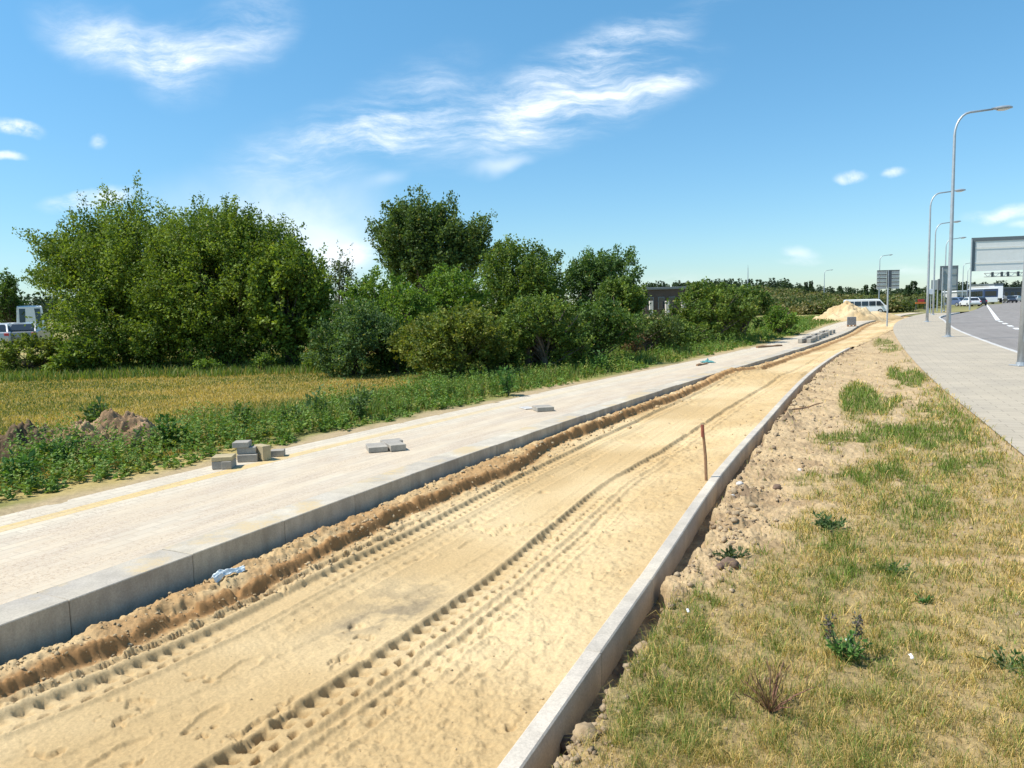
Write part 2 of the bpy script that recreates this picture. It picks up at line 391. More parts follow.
# ---- tracks pressed in the sand
def poly_at(pts, z):
    return np.array([bpz(x, y, z) for x, y in pts])
def smooth_poly(P, n=260):
    d = np.concatenate([[0], np.cumsum(np.hypot(*np.diff(P, axis=0).T))]); s = np.linspace(0, d[-1], n)
    cx = Curve(list(zip(d, P[:, 0]))); cy = Curve(list(zip(d, P[:, 1])))
    Q = np.stack([cx(s), cy(s)], 1); ker = np.ones(17)/17
    for _ in range(2):
        Qp = np.pad(Q, ((8, 8), (0, 0)), mode='edge'); Qs = np.stack([np.convolve(Qp[:, i], ker, 'valid') for i in (0, 1)], 1); Q[8:-8] = Qs[8:-8]
    return Q
def track_dist(x, y, P):
    """signed side distance and distance run along the track"""
    best = np.full(x.shape, 1e9); sd_ = np.zeros(x.shape); q = np.zeros(x.shape)
    L = np.concatenate([[0], np.cumsum(np.hypot(*np.diff(P, axis=0).T))])
    # tracks run with growing y: look up nearest by y then correct
    yy_ = P[:, 1]; i = np.clip(np.searchsorted(yy_, y)-1, 0, len(P)-2)
    for off in (-3, 0, 3):
        j = np.clip(i+off, 0, len(P)-2)
        ax = P[j, 0]; ay = P[j, 1]; dx = P[j+1, 0]-ax; dy = P[j+1, 1]-ay; ll = np.hypot(dx, dy); dx = dx/ll; dy = dy/ll
        sdv = (x-ax)*dy-(y-ay)*dx; al = (x-ax)*dx+(y-ay)*dy
        m_ = np.abs(sdv) < best; best = np.where(m_, np.abs(sdv), best); sd_ = np.where(m_, sdv, sd_); q = np.where(m_, L[j]+al, q)
    return sd_, q
ZF = -.235
def LEV(y): return np.interp(y, [4, 7, 10.5, 14, 22], [1, .93, .82, .70, .5])
def bpz(px, py, z0):
    z = z0
    for _ in range(6):
        p = bp(px, py, z); z = z0*float(LEV(p[1]))
    return p
trL = poly_at([(0, 727), (107, 690), (185, 649), (256, 616), (306, 590), (406, 539), (512, 484), (562, 459), (637, 423), (712, 389), (770, 368)], ZF)
trR = poly_at([(244, 763), (342, 700), (469, 612), (582, 515), (612, 486), (647, 468), (680, 447), (712, 425), (745, 403), (790, 378), (830, 352)], -.21)
def ext(P, y0):
    d = P[1]-P[0]; k = (y0-P[0, 1])/d[1]; return np.vstack([P[0]+d*k, P])
TRL = smooth_poly(ext(trL, 1.8)); TRR = smooth_poly(ext(trR, 1.8))
bermP = np.array([bpz(*p, ZF) for p in [(0, 693), (70, 666), (160, 628), (256, 587), (356, 537), (431, 502), (512, 470), (574, 433), (624, 418), (669, 401), (760, 366)]])
BERM = Curve([(p[1], p[0]) for p in bermP])
TRX = smooth_poly(np.array([bp(*p, -.23) for p in [(60, 768), (190, 705), (330, 640), (470, 575), (560, 515), (640, 455), (700, 415)]]))
FOOT = [(*bp(px_, py_, -.235), a_) for px_, py_, a_ in ((120, 752, .9), (205, 722, 1.2), (330, 740, .8), (345, 665, 1.3), (470, 545, 1.0), (495, 522, .6), (590, 470, 1.0), (420, 560, .7), (240, 668, 1.1), (520, 690, .8), (600, 600, 1.3), (470, 700, 1.0))]
def press(d, q, wid, pitch, depth, seed, two=True):
    """tyre print: shallow trough, ribs along it and two rows of lug holes"""
    z = -depth*.55*sst(wid, wid*.75, np.abs(d))+depth*.55*np.exp(-((np.abs(d)-wid*1.12)/(wid*.18))**2)
    jit = (vn(q*1.1, 0*q, seed)-.5)*.5+(vn(q*6, 0*q, seed+2)-.5)*.2
    amp = sst(.12, .55, vn(q*.8, d*0+3.1, seed+5)+.15)*(.6+.7*vn(q*9, np.sign(d)*3+8.0, seed+6))
    d = d+.010*(vn(q*2.3, 0*q, seed+9)-.5)+.005*fbm(q, d, 14, 2, seed+3)
    for sgn, ph in ((1, 0), (-1, .5)):
        dd = d*sgn
        w_ = sst(wid*.15, wid*.3, dd)*sst(wid*.98, wid*.85, dd)
        saw = ((q+dd*.35)/pitch+ph+jit) % 1.0
        hole = sst(.0, .05, saw)*sst(.66, .40, saw)
        z = z-depth*1.0*w_*hole*amp
    return z
def sand_h(x, y):
    a = (x-LKF(y))*COSK; b = (RKL(y)-x)*COSK; wd = np.maximum(a+b, .05); t = np.clip(a/wd, 0, 1)
    e = (BERM(y)-LKF(y))*COSK
    e = np.clip(np.where(y > 19, .30, e), .18, .45)
    far = sst(16, 30, y)
    e = e+.05*fbm(x, y, 1.7, 3, 3)+.020*fbm(x, y, 7, 4, 4, .6)
    floor = np.interp(t, [0, .2, .45, .75, .92, 1.0], [-.235, -.24, -.235, -.15, -.065, -.03])*LEV(y)
    z = floor+.012*fbm(x, y, 1.1, 4, 20)
    berm = np.interp(a, [0, .04, .09, .16, .6], [-.235, -.225, -.17, -.155, -.185])
    e = e+.035
    berm = berm*np.interp(y, [4.5, 7.5, 10.5, 20], [1, .72, .50, .42])
    bm_ = sst(.03, -.03, a-e)
    lum = fbm(x, y, 8, 6, 31, .68)+.55*np.abs(fbm(x, y, 17, 3, 33, .6))-.15
    lump = (.038+.035*sst(-.2, .5, fbm(x, y, .6, 2, 8)))*lum*sst(.02, .10, a)
    lump = lump*(.25+.75*sst(.0, .07, e-a+.02))-.045*sst(.15, .5, fbm(x, y, 5.5, 3, 37, .6))*sst(.1, .2, a)*sst(9, 6, y)
    z = z*(1-bm_)+bm_*(berm+lump)
    # loose crumbs at the foot of the ridge
    foot = np.exp(-((a-e-.09)/.09)**2)*(y < 22)
    z = z+foot*.045*np.maximum(0, fbm(x, y, 13, 4, 40, .65)-.02)
    # prints
    near = 1-bm_
    fade = sst(32, 16, y)
    d, q = track_dist(x, y, TRL); z = z+near*fade*press(d, q, .105, .092, .030, 50)
    z = z+near*fade*press(d+.19, q+.03, .05, .15, .026, 60)*sst(8, 5, y)
    z = z+near*fade*.5*press(d-.27, q+.06, .10, .12, .016, 66)*sst(.45, .6, vn(q*.5, 0*q, 9))
    d2, q2 = track_dist(x, y, TRR); z = z+fade*press(d2, q2, .115, .10, .034, 70)
    z = z+fade*press(d2-.29, q2+.04, .08, .105, .018, 80)*sst(12, 6, y)*.8
    d3, q3 = track_dist(x, y, TRX); z = z+fade*.22*press(d3, q3, .10, .12, .02, 140)
    # foot prints
    for (fx, fy, fa) in FOOT:
        u_ = (x-fx)*math.cos(fa)+(y-fy)*math.sin(fa); w_ = -(x-fx)*math.sin(fa)+(y-fy)*math.cos(fa)
        rr3 = (u_/.135)**2+(w_/(.048+.012*np.tanh(u_*20)))**2; z = z-.009*sst(1.15, .75, rr3)+.004*np.exp(-((np.sqrt(rr3)-1.2)/.16)**2)
    # wheel ruts far away read as long lines
    z = z+far*(.012*np.sin((a-.2)*13+2*fbm(y, y*0, .15, 2, 5)))
    # trodden, grainy side by the right kerb; smooth middle
    rough_ = sst(.55, .78, t)*.9+.15*sst(-.1, .4, fbm(x, y, .9, 3, 90))
    c1 = np.maximum(0, fbm(x, y, 7, 4, 100, .6))
    z = z+rough_*(.020*fbm(x, y, 5, 3, 95)+.016*fbm(x, y, 22, 3, 97, .6))*sst(0, .12, b)
    z = z-.02*sst(.30, .42, c1)*sst(.1, .35, fbm(x, y, 1.4, 2, 101))*near
    z = z+.0035*fbm(x, y, 50, 3, 98, .7)+.006*np.maximum(0, fbm(x, y, 26, 3, 99, .6)-.1)*sst(-.3, .3, fbm(x, y, 1.1, 3, 91))
    # heap pushed across the track further on
    hx, hy = bp(745, 377, -.1); z = z+.13*np.exp(-(((x-hx)*.8-(y-hy)*.45)/1.0)**2-(((x-hx)*.45+(y-hy)*.8)/1.5)**2)*(1+.4*lum)
    z = np.minimum(z, np.where(b < .06, -.022, 9))
    # sand colour: paler dry crust, damp ridge, grey stain, and shade painted on the cut
    dry = sst(-.5, .6, fbm(x, y, .8, 4, 110))
    C = np.array([.52, .365, .18])[None]*(1-dry[:, None])+np.array([.64, .485, .272])[None]*dry[:, None]
    damp = bm_*sst(-.5, .4, fbm(x, y, 3, 3, 120))
    damp = np.maximum(damp*.7, sst(.10, .02, np.abs(a-e+.01)))  # damp ridge, plus the shade of its cut face put into the colour
    C = C*(1-damp[:, None])+np.array([.36, .20, .082])[None]*damp[:, None]
    sx, sy = bp(385, 622, ZF); st = np.exp(-(((x-sx)*.5-(y-sy)*.87)/.16)**2-(((x-sx)*.87+(y-sy)*.5)/.35)**2)*sst(-.4, .3, fbm(x, y, 9, 3, 130))
    sx, sy = bp(400, 600, ZF); st = st+.45*np.exp(-((x-sx)**2+(y-sy)**2)/.16)*sst(-.1, .3, fbm(x, y, 8, 3, 131))
    st = np.clip(st, 0, .75)
    C = C*(1-st[:, None])+np.array([.25, .20, .13])[None]*st[:, None]
    return z, C
SRIGHT = lambda y: np.where(y < RK_END, RKL(y)+.02, RKL(y)+.15)
o = polar(1.9, 90, .0027, math.radians(-64), math.radians(40), 1150,
          lambda x, y: (x > LKF(y)-.03) & (x < SRIGHT(y)) & (y < 70) & (y > .8), sand_h, 'sand_track', SAND); tag(o, kind='structure')

# ---- verge of soil and dry grass at the right
GREEN = [(765, 597, .40, .30), (790, 548, .55, .25), (860, 400, .42, 3.2), (835, 480, .5, .4), (905, 378, .42, 3.5), (735, 650, .2, .15), (650, 742, .16, .06), (720, 720, .14, .06), (885, 345, .5, 5.0), (870, 440, .8, .8), (925, 440, 1.0, .8), (955, 470, .9, .4), (700, 470, .1, .1), (850, 575, .5, .2), (935, 405, .5, 2.0), (660, 700, .2, .12)]
GREENW = [(bp(a, b), c, d) for a, b, c, d in GREEN]
BARE = [(640, 45)]
def masks(x, y):
    v = (x-RKL(y)-RKW)*COSK; Wd = (PVL(y)-RKL(y))*COSK
    be = np.interp(y, [2.2, 3, 4, 6, 8, 11, 18, 28], [.10, .15, .36, .62, .95, 1.4, 1.7, 1.2])
    be = be*1.3; Y = y*.42+2*v*0; n = fbm(v, Y, 1.5, 4, 200)+.3*fbm(x, y, 4, 3, 201)
    cover = sst(-.12, .22, v-be+.35*n)
    g = np.zeros_like(v)
    for (c, sx, sy) in GREENW:
        g = np.maximum(g, np.exp(-((x-c[0]-(y-c[1])*.45)/sx)**2-((y-c[1])/sy)**2)*1.15)
    n2 = fbm(v, Y, 2.6, 4, 210)+.25*fbm(x, y, 8, 3, 211)
    green = np.clip(g*sst(-.35, .2, n2+.3*fbm(x, y, 6, 3, 222))+.7*sst(.08, .45, fbm(v, Y, 1.5, 4, 220)+.2*fbm(x, y, 7, 3, 221)), 0, 1)
    cover = np.maximum(cover*sst(-.55, .05, fbm(v, Y, 3.4, 5, 230, .65)+.35*sst(9, 4, y)-.10*sst(8, 12, y)), sst(.25, .6, green))
    # pale bare streak
    for (px, py, sx, sy) in ((800, 505, .5, .18), (905, 395, .25, 1.2), (880, 420, .3, .6), (990, 560, .5, .1), (760, 540, .3, .3)):
        c = bp(px, py); k = np.exp(-((x-c[0])/sx)**2-((y-c[1])/sy)**2); cover = cover*(1-.8*sst(.3, .8, k+.3*n2)); green = green*(1-k)
    nb = np.maximum(sst(-.22, .06, v-be*.75+.25*n), sst(.45, .8, g)*sst(5, 8, y)); cover = cover*nb; green = green*nb
    edge = sst(0, .18, (PVL(y)-x)*COSK+.1*n2)
    return v, cover*np.maximum(edge, .45), green*np.maximum(edge, .4)
def verge_h(x, y):
    v, cover, green = masks(x, y)
    be = .15+.07*fbm(x, y, 2.5, 3, 240)+.05*fbm(x, y, 9, 4, 241, .65)
    near = sst(22, 10, y)
    cut = sst(be, be-.07, v)*np.where(y < RK_END+.3, 1, 0)
    rough_ = (1-.6*cover)
    lump = fbm(x, y, 7, 6, 250, .68)+.5*np.abs(fbm(x, y, 19, 3, 252, .6))-.12
    base = .018*fbm(x, y, .7, 3, 260)+.0*x
    z = base+rough_*.046*lump*sst(40, 8, y)+.004*fbm(x, y, 40, 2, 262)
    clod = sst(.25, .6, fbm(x, y, 3.2, 3, 270))*sst(.7, .15, v)
    z = z+clod*(.045+.06*lump)
    z = z+.05*sst(12, 16, y)*np.exp(-((v-1.0)/.5)**2)*fbm(x, y, 1.1, 3, 280)
    z = z*(1-cut)+cut*(-.17+.02*lump)
    z = np.where(x > PVL(y)-.12, np.minimum(z, -.012), z)
    z = np.where((y > RK_END) & (v < .3), np.maximum(z-.05*(1-sst(0, .3, v)), -.12), z)
    dk = sst(-.3, .6, fbm(x, y, 4.5, 4, 290))
    soil = np.array([.53, .385, .215])*(1-dk[:, None])+np.array([.39, .27, .15])*dk[:, None]
    sandy = sst(5, 9, y)*sst(-.4, .5, fbm(x, y, .5, 3, 295))
    soil = soil*(1-.6*sandy[:, None])+np.array([.52, .385, .225])*.6*sandy[:, None]
    dark = np.clip(clod*1.0+cut*.6, 0, 1)*sst(-.6, .3, fbm(x, y, 6, 3, 296))
    soil = soil*(1-dark[:, None])+np.array([.20, .14, .09])*dark[:, None]
    litter = np.array([.36, .265, .115]); C = soil*(1-.75*cover[:, None])+litter*.75*cover[:, None]
    C = C*(1-.35*green[:, None])+np.array([.13, .14, .05])*.35*green[:, None]
    return z, C
o = polar(1.7, 80, .0032, math.radians(-40), math.radians(50), 1100,
          lambda x, y: (x > RKL(y)+RKW-.02) & (x < PVL(y)+.05) & (y > .5) & (y < 66), verge_h, 'verge_soil', SOIL); tag(o, kind='structure')

# ---- meadow on the left of the path
def left_h(x, y):
    d = (PL(y)-x)*COSK
    z = .02*fbm(x, y, .6, 3, 300)+.02*fbm(x, y, 5, 4, 301)*sst(2.5, .3, d)
    z = z-.012*sst(.1, 0, d)
    z = z+ground_z(x, y)
    n = fbm(x, y, .8, 4, 310)
    dryness = sst(-.25, .35, fbm(x*1.0, y*2.2, .35, 4, 311))
    C = np.array([.40, .31, .12])*dryness[:, None]+np.array([.20, .20, .06])*(1-dryness[:, None])
    e = .12+.3*sst(-.2, .6, n); so = sst(e+.25, e-.15, d)
    C = C*(1-so[:, None])+np.array([.42, .32, .19])*so[:, None]
    return z, C
MEADOW = tinted('meadow_soil', 18, 160, .25, .95, .01)
o = polar(3.5, 130, .011, math.radians(-78), math.radians(35), 420,
          lambda x, y: (x < PL(y)+.02) & (y > .3) & (y < 100), left_h, 'meadow', MEADOW); tag(o, kind='structure')

# ---- paved path
t = NT('path_paving'); uvn = t.tc.outputs['UV']
br = t.new('ShaderNodeTexBrick'); t.link(t.map(uvn, (1, 1, 1), (0, 0, PI/2)), br.inputs['Vector'])
br.inputs['Scale'].default_value = 1; br.inputs['Brick Width'].default_value = .20; br.inputs['Row Height'].default_value = .10; br.inputs['Mortar Size'].default_value = .0055
br.inputs['Color1'].default_value = (.57, .505, .40, 1); br.inputs['Color2'].default_value = (.51, .45, .355, 1); br.inputs['Mortar'].default_value = (.42, .37, .29, 1); br.inputs['Bias'].default_value = 0
sepu = t.new('ShaderNodeSeparateXYZ'); t.link(uvn, sepu.inputs[0]); ua = sepu.outputs[0]
def band(a0, a1, s=.004):
    m1 = t.new('ShaderNodeMapRange'); t.link(ua, m1.inputs[0]); m1.inputs[1].default_value = a0-s; m1.inputs[2].default_value = a0+s
    m2 = t.new('ShaderNodeMapRange'); t.link(ua, m2.inputs[0]); m2.inputs[1].default_value = a1+s; m2.inputs[2].default_value = a1-s
    return t.math('MULTIPLY', m1.outputs[0], m2.outputs[0])
yb = t.new('ShaderNodeTexBrick'); t.link(t.map(uvn, (1, 1, 1), (0, 0, PI/2)), yb.inputs['Vector']); yb.inputs['Scale'].default_value = 1; yb.inputs['Brick Width'].default_value = .2; yb.inputs['Row Height'].default_value = .1; yb.inputs['Mortar Size'].default_value = .004
yb.inputs['Color1'].default_value = (.60, .44, .20, 1); yb.inputs['Color2'].default_value = (.53, .40, .20, 1); yb.inputs['Mortar'].default_value = (.40, .31, .18, 1)
yf = t.new('ShaderNodeMapRange'); t.link(sepu.outputs[1], yf.inputs[0]); yf.inputs[1].default_value = 20; yf.inputs[2].default_value = 12; yf.inputs[3].default_value = .15; yf.inputs[4].default_value = 1
col = t.mix(t.math('MULTIPLY', band(.33, .50), yf.outputs[0]), br.outputs['Color'], yb.outputs['Color'])
st1 = t.noise(1.0, 8, .66, vec=t.map(uvn, (2.0, .8, 1))); st2 = t.noise(55, 4, .75, vec=uvn); st3 = t.noise(3, 6, .6, vec=t.map(uvn, (1.6, .3, 1), (0, 0, .03), (4, 2, 0)))
sandm = t.math('MULTIPLY', t.ramp(st1, [(.43, 0.0), (.62, 1.0)]), t.ramp(st2, [(.33, .25), (.56, 1.0)]))
mid = t.new('ShaderNodeMapRange'); t.link(ua, mid.inputs[0]); mid.inputs[1].default_value = .55; mid.inputs[2].default_value = .8; mid.inputs[3].default_value = .25; mid.inputs[4].default_value = 1
sandm = t.math('MULTIPLY', sandm, mid.outputs[0])
mid2 = t.new('ShaderNodeMapRange'); t.link(ua, mid2.inputs[0]); mid2.inputs[1].default_value = .6; mid2.inputs[2].default_value = .9
gr_ = t.math('MULTIPLY', t.ramp(st2, [(.38, 0.0), (.50, 1.0)]), t.math('MULTIPLY', mid2.outputs[0], t.ramp(st3, [(.30, .15), (.58, 1.0)])))
col = t.mix(t.math('MULTIPLY', gr_, .85), col, (.46, .37, .28))
smear = t.ramp(t.noise(1.0, 6, .6, vec=t.map(uvn, (4.5, .16, 1), (0, 0, .05))), [(.52, 0.0), (.60, 1.0)])
col = t.mix(t.math('MULTIPLY', smear, .32), col, (.66, .55, .39))
col = t.mix(t.math('MULTIPLY', sandm, .8), col, (.56, .46, .33))
peb = t.ramp(t.noise(38, 3, .8, vec=uvn), [(.38, 1.0), (.47, 0.0)])
col = t.mix(t.math('MULTIPLY', t.math('MULTIPLY', peb, t.ramp(st3, [(.42, 0.0), (.55, 1.0)])), .6), col, (.30, .21, .15))
t.color(col).rough(.92, .12); t.bump(t.mix(.6, st2, br.outputs['Fac']), .006, .5)
PATHM = t.mat
ys = geoy(-3, 78, .006, .04)
o = strip('footpath', PL, LKB, ys, 14, lambda X, Y: .002*fbm(X, Y, 3, 2, 400), PATHM); tag(o, kind='structure')

# ---- kerbs as rows of stones with real joints
def kerb(name, front, wid, z0, z1, mat, y0, y1, unit=1.0, bev=.012, parent=None, jit=1.0):
    mb = MB(); yk = np.arange(y0, y1, .02); xk = front(yk); s = np.concatenate([[0], np.cumsum(np.hypot(.02, np.diff(xk)))])
    n = int(s[-1]/unit)
    for i in range(n):
        ya = np.interp(i*unit+.0015, s, yk); yb_ = np.interp((i+1)*unit-.0015, s, yk); xa = np.interp(ya, yk, xk); xb = np.interp(yb_, yk, xk)
        d = Vector((xb-xa, yb_-ya, 0)); L = d.length; d.normalize(); nn = Vector((d.y, -d.x, 0))
        M = Matrix((Vector((nn.x, d.x, 0)), Vector((nn.y, d.y, 0)), Vector((0, 0, 1)))).to_4x4(); M = M @ Matrix.Rotation(jit*random.uniform(-.004, .004), 4, 'Z') @ Matrix.Rotation(jit*random.uniform(-.003, .003), 4, 'X'); M.translation = Vector((xa, ya, jit*random.uniform(-.004, .004)))
        ca, cb = 0, wid*COSK
        mb.box(ca+jit*random.uniform(-.003, .003), cb+jit*random.uniform(-.003, .003), 0, L, z0, z1, mi=random.randrange(3) if isinstance(mat, list) else 0, M=M, bev=bev)
    return mb.build(name, mat, parent)
def dusty(name, c):
    t = concrete(name, c); base = t.b.inputs['Base Color'].links[0].from_socket
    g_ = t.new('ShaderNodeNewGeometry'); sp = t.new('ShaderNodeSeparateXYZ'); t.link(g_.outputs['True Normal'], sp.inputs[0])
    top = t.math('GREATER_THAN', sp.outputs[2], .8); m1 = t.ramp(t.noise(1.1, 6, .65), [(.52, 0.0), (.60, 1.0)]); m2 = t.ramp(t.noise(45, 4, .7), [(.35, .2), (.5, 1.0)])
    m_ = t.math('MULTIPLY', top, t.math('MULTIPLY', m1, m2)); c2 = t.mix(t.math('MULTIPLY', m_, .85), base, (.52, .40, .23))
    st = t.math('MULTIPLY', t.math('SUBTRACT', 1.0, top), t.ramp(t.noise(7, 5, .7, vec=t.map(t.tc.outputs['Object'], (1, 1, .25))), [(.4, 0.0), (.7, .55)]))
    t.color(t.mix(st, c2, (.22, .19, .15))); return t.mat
KM = [dusty('kerb_concrete', (.50, .445, .355)), dusty('kerb_concrete_worn', (.54, .485, .39)), dusty('kerb_concrete_cool', (.455, .41, .34))]
o = kerb('kerb', lambda y: LKB(y)+.004, LKW, -.42, .006, KM, 1.2, 68, unit=.86, bev=.005); tag(o, kind='structure')
KM2 = [concrete('edging_concrete', (.53, .475, .39)).mat, concrete('edging_concrete_worn', (.56, .50, .415)).mat, concrete('edging_concrete_cool', (.50, .45, .375)).mat]
o = kerb('kerb_edging', RKL, RKW+.004, -.30, .004, KM2, .6, RK_END, bev=.007, jit=.25); tag(o, kind='structure')

# ---- pavement and road at the right
t = NT('pavement_slabs'); uvn = t.tc.outputs['UV']
br = t.new('ShaderNodeTexBrick'); t.link(uvn, br.inputs['Vector']); br.inputs['Scale'].default_value = 1; br.inputs['Brick Width'].default_value = .4; br.inputs['Row Height'].default_value = .2; br.inputs['Mortar Size'].default_value = .006
br.inputs['Color1'].default_value = (.435, .38, .30, 1); br.inputs['Color2'].default_value = (.40, .35, .275, 1); br.inputs['Mortar'].default_value = (.27, .24, .19, 1)
n1 = t.noise(.8, 6, .6, vec=uvn); n2 = t.noise(60, 3, .7, vec=uvn)
col = t.mix(1.0, br.outputs['Color'], t.ramp(n1, [(.3, (.88,)*3), (.7, (1.1, 1.08, 1.04))]), 'MULTIPLY'); col = t.mix(1.0, col, t.ramp(n2, [(.3, (.88,)*3), (.7, (1.08,)*3)]), 'MULTIPLY')
t.color(col).rough(.88, .15); t.bump(n2, .003, .4)
PVM = t.mat
ys = geoy(-6, 74, .012, .06)
o = strip('pavement', PVL, PVR, ys, 8, lambda X, Y: .004+0*X, PVM); tag(o, kind='structure')
o = kerb('road_kerb', PVR, .14, -.25, .012, CONC_L, -5, 74.5, unit=1.0, bev=.01); tag(o, kind='structure')
t = NT('asphalt'); n1 = t.noise(.25, 6, .6); n2 = t.noise(120, 3, .7); n3 = t.noise(2.2, 5, .6, vec=t.map(t.tc.outputs['UV'], (1, .08, 1)))
col = t.ramp(n1, [(.3, (.215, .195, .180)), (.7, (.26, .24, .22))]); col = t.mix(1.0, col, t.ramp(n2, [(.3, (.8,)*3), (.7, (1.2,)*3)]), 'MULTIPLY'); col = t.mix(1.0, col, t.ramp(n3, [(.3, (.9,)*3), (.7, (1.1,)*3)]), 'MULTIPLY')
t.color(col).rough(.85, .2); t.bump(n2, .004, .5); ASPH = t.mat
ZR = -.10
o = strip('road', lambda y: RL2(y), lambda y: RR2(y), geoy(-8, 260, .02, .3), 10, lambda X, Y: ZR+ground_z(X, Y)*0+0*X, ASPH); tag(o, kind='structure')
ROADM = simple('road_paint', (.72, .71, .68), .6, .08, 20)
def line(name, pts, wid, z):
    P = np.array(pts, float); V = []; Fc = []
    for i in range(len(P)-1):
        d = P[i+1]-P[i]; d = d/np.hypot(*d); n = np.array([d[1], -d[0]])*wid/2
        b = len(V); V += [(*(P[i]-n), z), (*(P[i]+n), z), (*(P[i+1]+n), z), (*(P[i+1]-n), z)]; Fc.append((b, b+1, b+2, b+3))
    return V, Fc
zl = ZR+.005; A_ = bp(998, 320.5, ZR); D_ = bp(1016, 328.5, ZR); B_ = bp(985.2, 302.5, ZR)
V = []; Fc = []
def addl(pts, wd):
    v, f = line('', pts, wd, zl); b = len(V); V.extend(v); Fc.extend([tuple(i+b for i in q) for q in f])
far_y = 250; sl = (B_[0]-A_[0])/(B_[1]-A_[1])
addl([A_, ((A_[0]+B_[0])/2, (A_[1]+B_[1])/2), B_, (B_[0]+sl*60, B_[1]+60)], .26)
dv = np.array(D_)-np.array(A_); Ld = np.hypot(*dv); dv = dv/Ld
for k in range(-1, 22):
    s0 = 1.6+k*4.1
    if k < 0: continue
    p = np.array(A_)+dv*s0; q = p+dv*2.0; addl([p, q], .24)
o = mesh_np('road_marking', V, Fc, ROADM); tag(o, kind='structure')
if o.data.polygons[0].normal.z < 0: o.data.flip_normals()
def RG(y):
    k = sst(75, 79.5, y); return PVL(np.minimum(y, 76))*(1-k)+RL2(y)*k
o = strip('roadside_verge', lambda y: np.minimum(PL(y)-2, RG(y)-1), RG, geoy(67, 262, .01, .5), 24, lambda X, Y: ground_z(X, Y)-.045, FAR); tag(o, kind='structure')
o = strip('roadside_verge', lambda y: RR2(y)-.05, lambda y: RR2(y)+40, geoy(-8, 262, .03, .6), 20, lambda X, Y: ground_z(X, Y)-.05, FAR); tag(o, kind='structure')
# ground right beside road's far side and island behind the bend are the base sheet

# ------------------------------------------------------------------ blades and leaves
def blades(N, px, py, pz, h, wd, lean, col, name, mat, **tg):
    """N grass blades, each a bent pair of faces (5 verts: 2 base, 2 mid, tip)"""
    az = RNG.uniform(0, 2*PI, N); lx = np.cos(az)*lean*h; ly = np.sin(az)*lean*h
    fa = RNG.uniform(0, 2*PI, N); wx = np.cos(fa)*wd/2; wy = np.sin(fa)*wd/2
    V = np.empty((N, 5, 3), np.float32)
    V[:, 0] = np.stack([px-wx, py-wy, pz-.01], 1); V[:, 1] = np.stack([px+wx, py+wy, pz-.01], 1)
    V[:, 2] = np.stack([px+lx*.4+wx*.8, py+ly*.4+wy*.8, pz+h*.62], 1); V[:, 3] = np.stack([px+lx*.4-wx*.8, py+ly*.4-wy*.8, pz+h*.62], 1)
    V[:, 4] = np.stack([px+lx, py+ly, pz+h*np.sqrt(np.maximum(0.05, 1-(lean*.75)**2))], 1)
    b = (np.arange(N)*5)[:, None]
    T = np.concatenate([b+[[0, 1, 2]], b+[[0, 2, 3]], b+[[3, 2, 4]]]).astype(np.int32)
    C = np.repeat(col[:, None, :], 5, 1).reshape(-1, 3)
    o = mesh_np(name, V.reshape(-1, 3), T, mat, col=C); tag(o, **tg); return o
def lerpc(a, b, t): return np.array(a)[None]*(1-t[:, None])+np.array(b)[None]*t[:, None]
# verge grass: sample in polar so the number of blades follows what one sees
def sample_polar(N, r0, r1, th0, th1, p=1.0):
    u = RNG.random(N); r = r0*np.exp(u*math.log(r1/r0)); r = r0+(r-r0) if p == 1 else r
    th = RNG.uniform(th0, th1, N); return r*np.sin(th), r*np.cos(th), r
x, y, r = sample_polar(780000, 2.0, 40, math.radians(-12), math.radians(44))
inside = (x > RKL(y)+RKW+.10) & (x < PVL(y)+.03); x, y, r = x[inside], y[inside], r[inside]
v, cover, green = masks(x, y)
tuft = sst(-.45, .45, fbm(x, y, 10, 4, 500, .65))
keep = RNG.random(len(x)) < cover*(.12+.88*tuft)*(.8+.2*green)+.014
x, y, r, green, v, tuft = x[keep], y[keep], r[keep], green[keep], v[keep], tuft[keep]
N = len(x); gz_ = verge_h(x, y)[0]
rr = RNG.random(N); green = green*sst(2.0, 5.5, y)*.5+green*.5; isg = RNG.random(N) < (.16+.84*green)
dry = lerpc((.64, .47, .17), (.42, .30, .10), rr); oli = lerpc((.22, .28, .055), (.11, .18, .033), rr); pal = lerpc((.30, .27, .10), (.24, .26, .08), rr)
colr = np.where(isg[:, None], oli, np.where((RNG.random(N) < .25)[:, None], pal, dry))
h = (.018+.045*RNG.random(N)**2.0)*(1+1.0*green*RNG.random(N))*(.5+.9*tuft)
colr = colr*(.55+.9*RNG.random((N, 1)))
h = h*np.clip(r/6, 1, 2.2)**.5
wd = .0018*np.clip(r/2.6, 1, 6)
lean = np.where(isg, RNG.uniform(.2, 1.0, N), np.where(RNG.random(N) < .6, RNG.uniform(.95, 1.33, N), RNG.uniform(.3, 1.2, N)))
blades(N, x, y, gz_, h, wd, lean, colr, 'verge_grass', GRASS, label='short dry straw coloured grass with green tufts beside the pavement', cat='grass', kind='stuff')
print('verge blades', N)
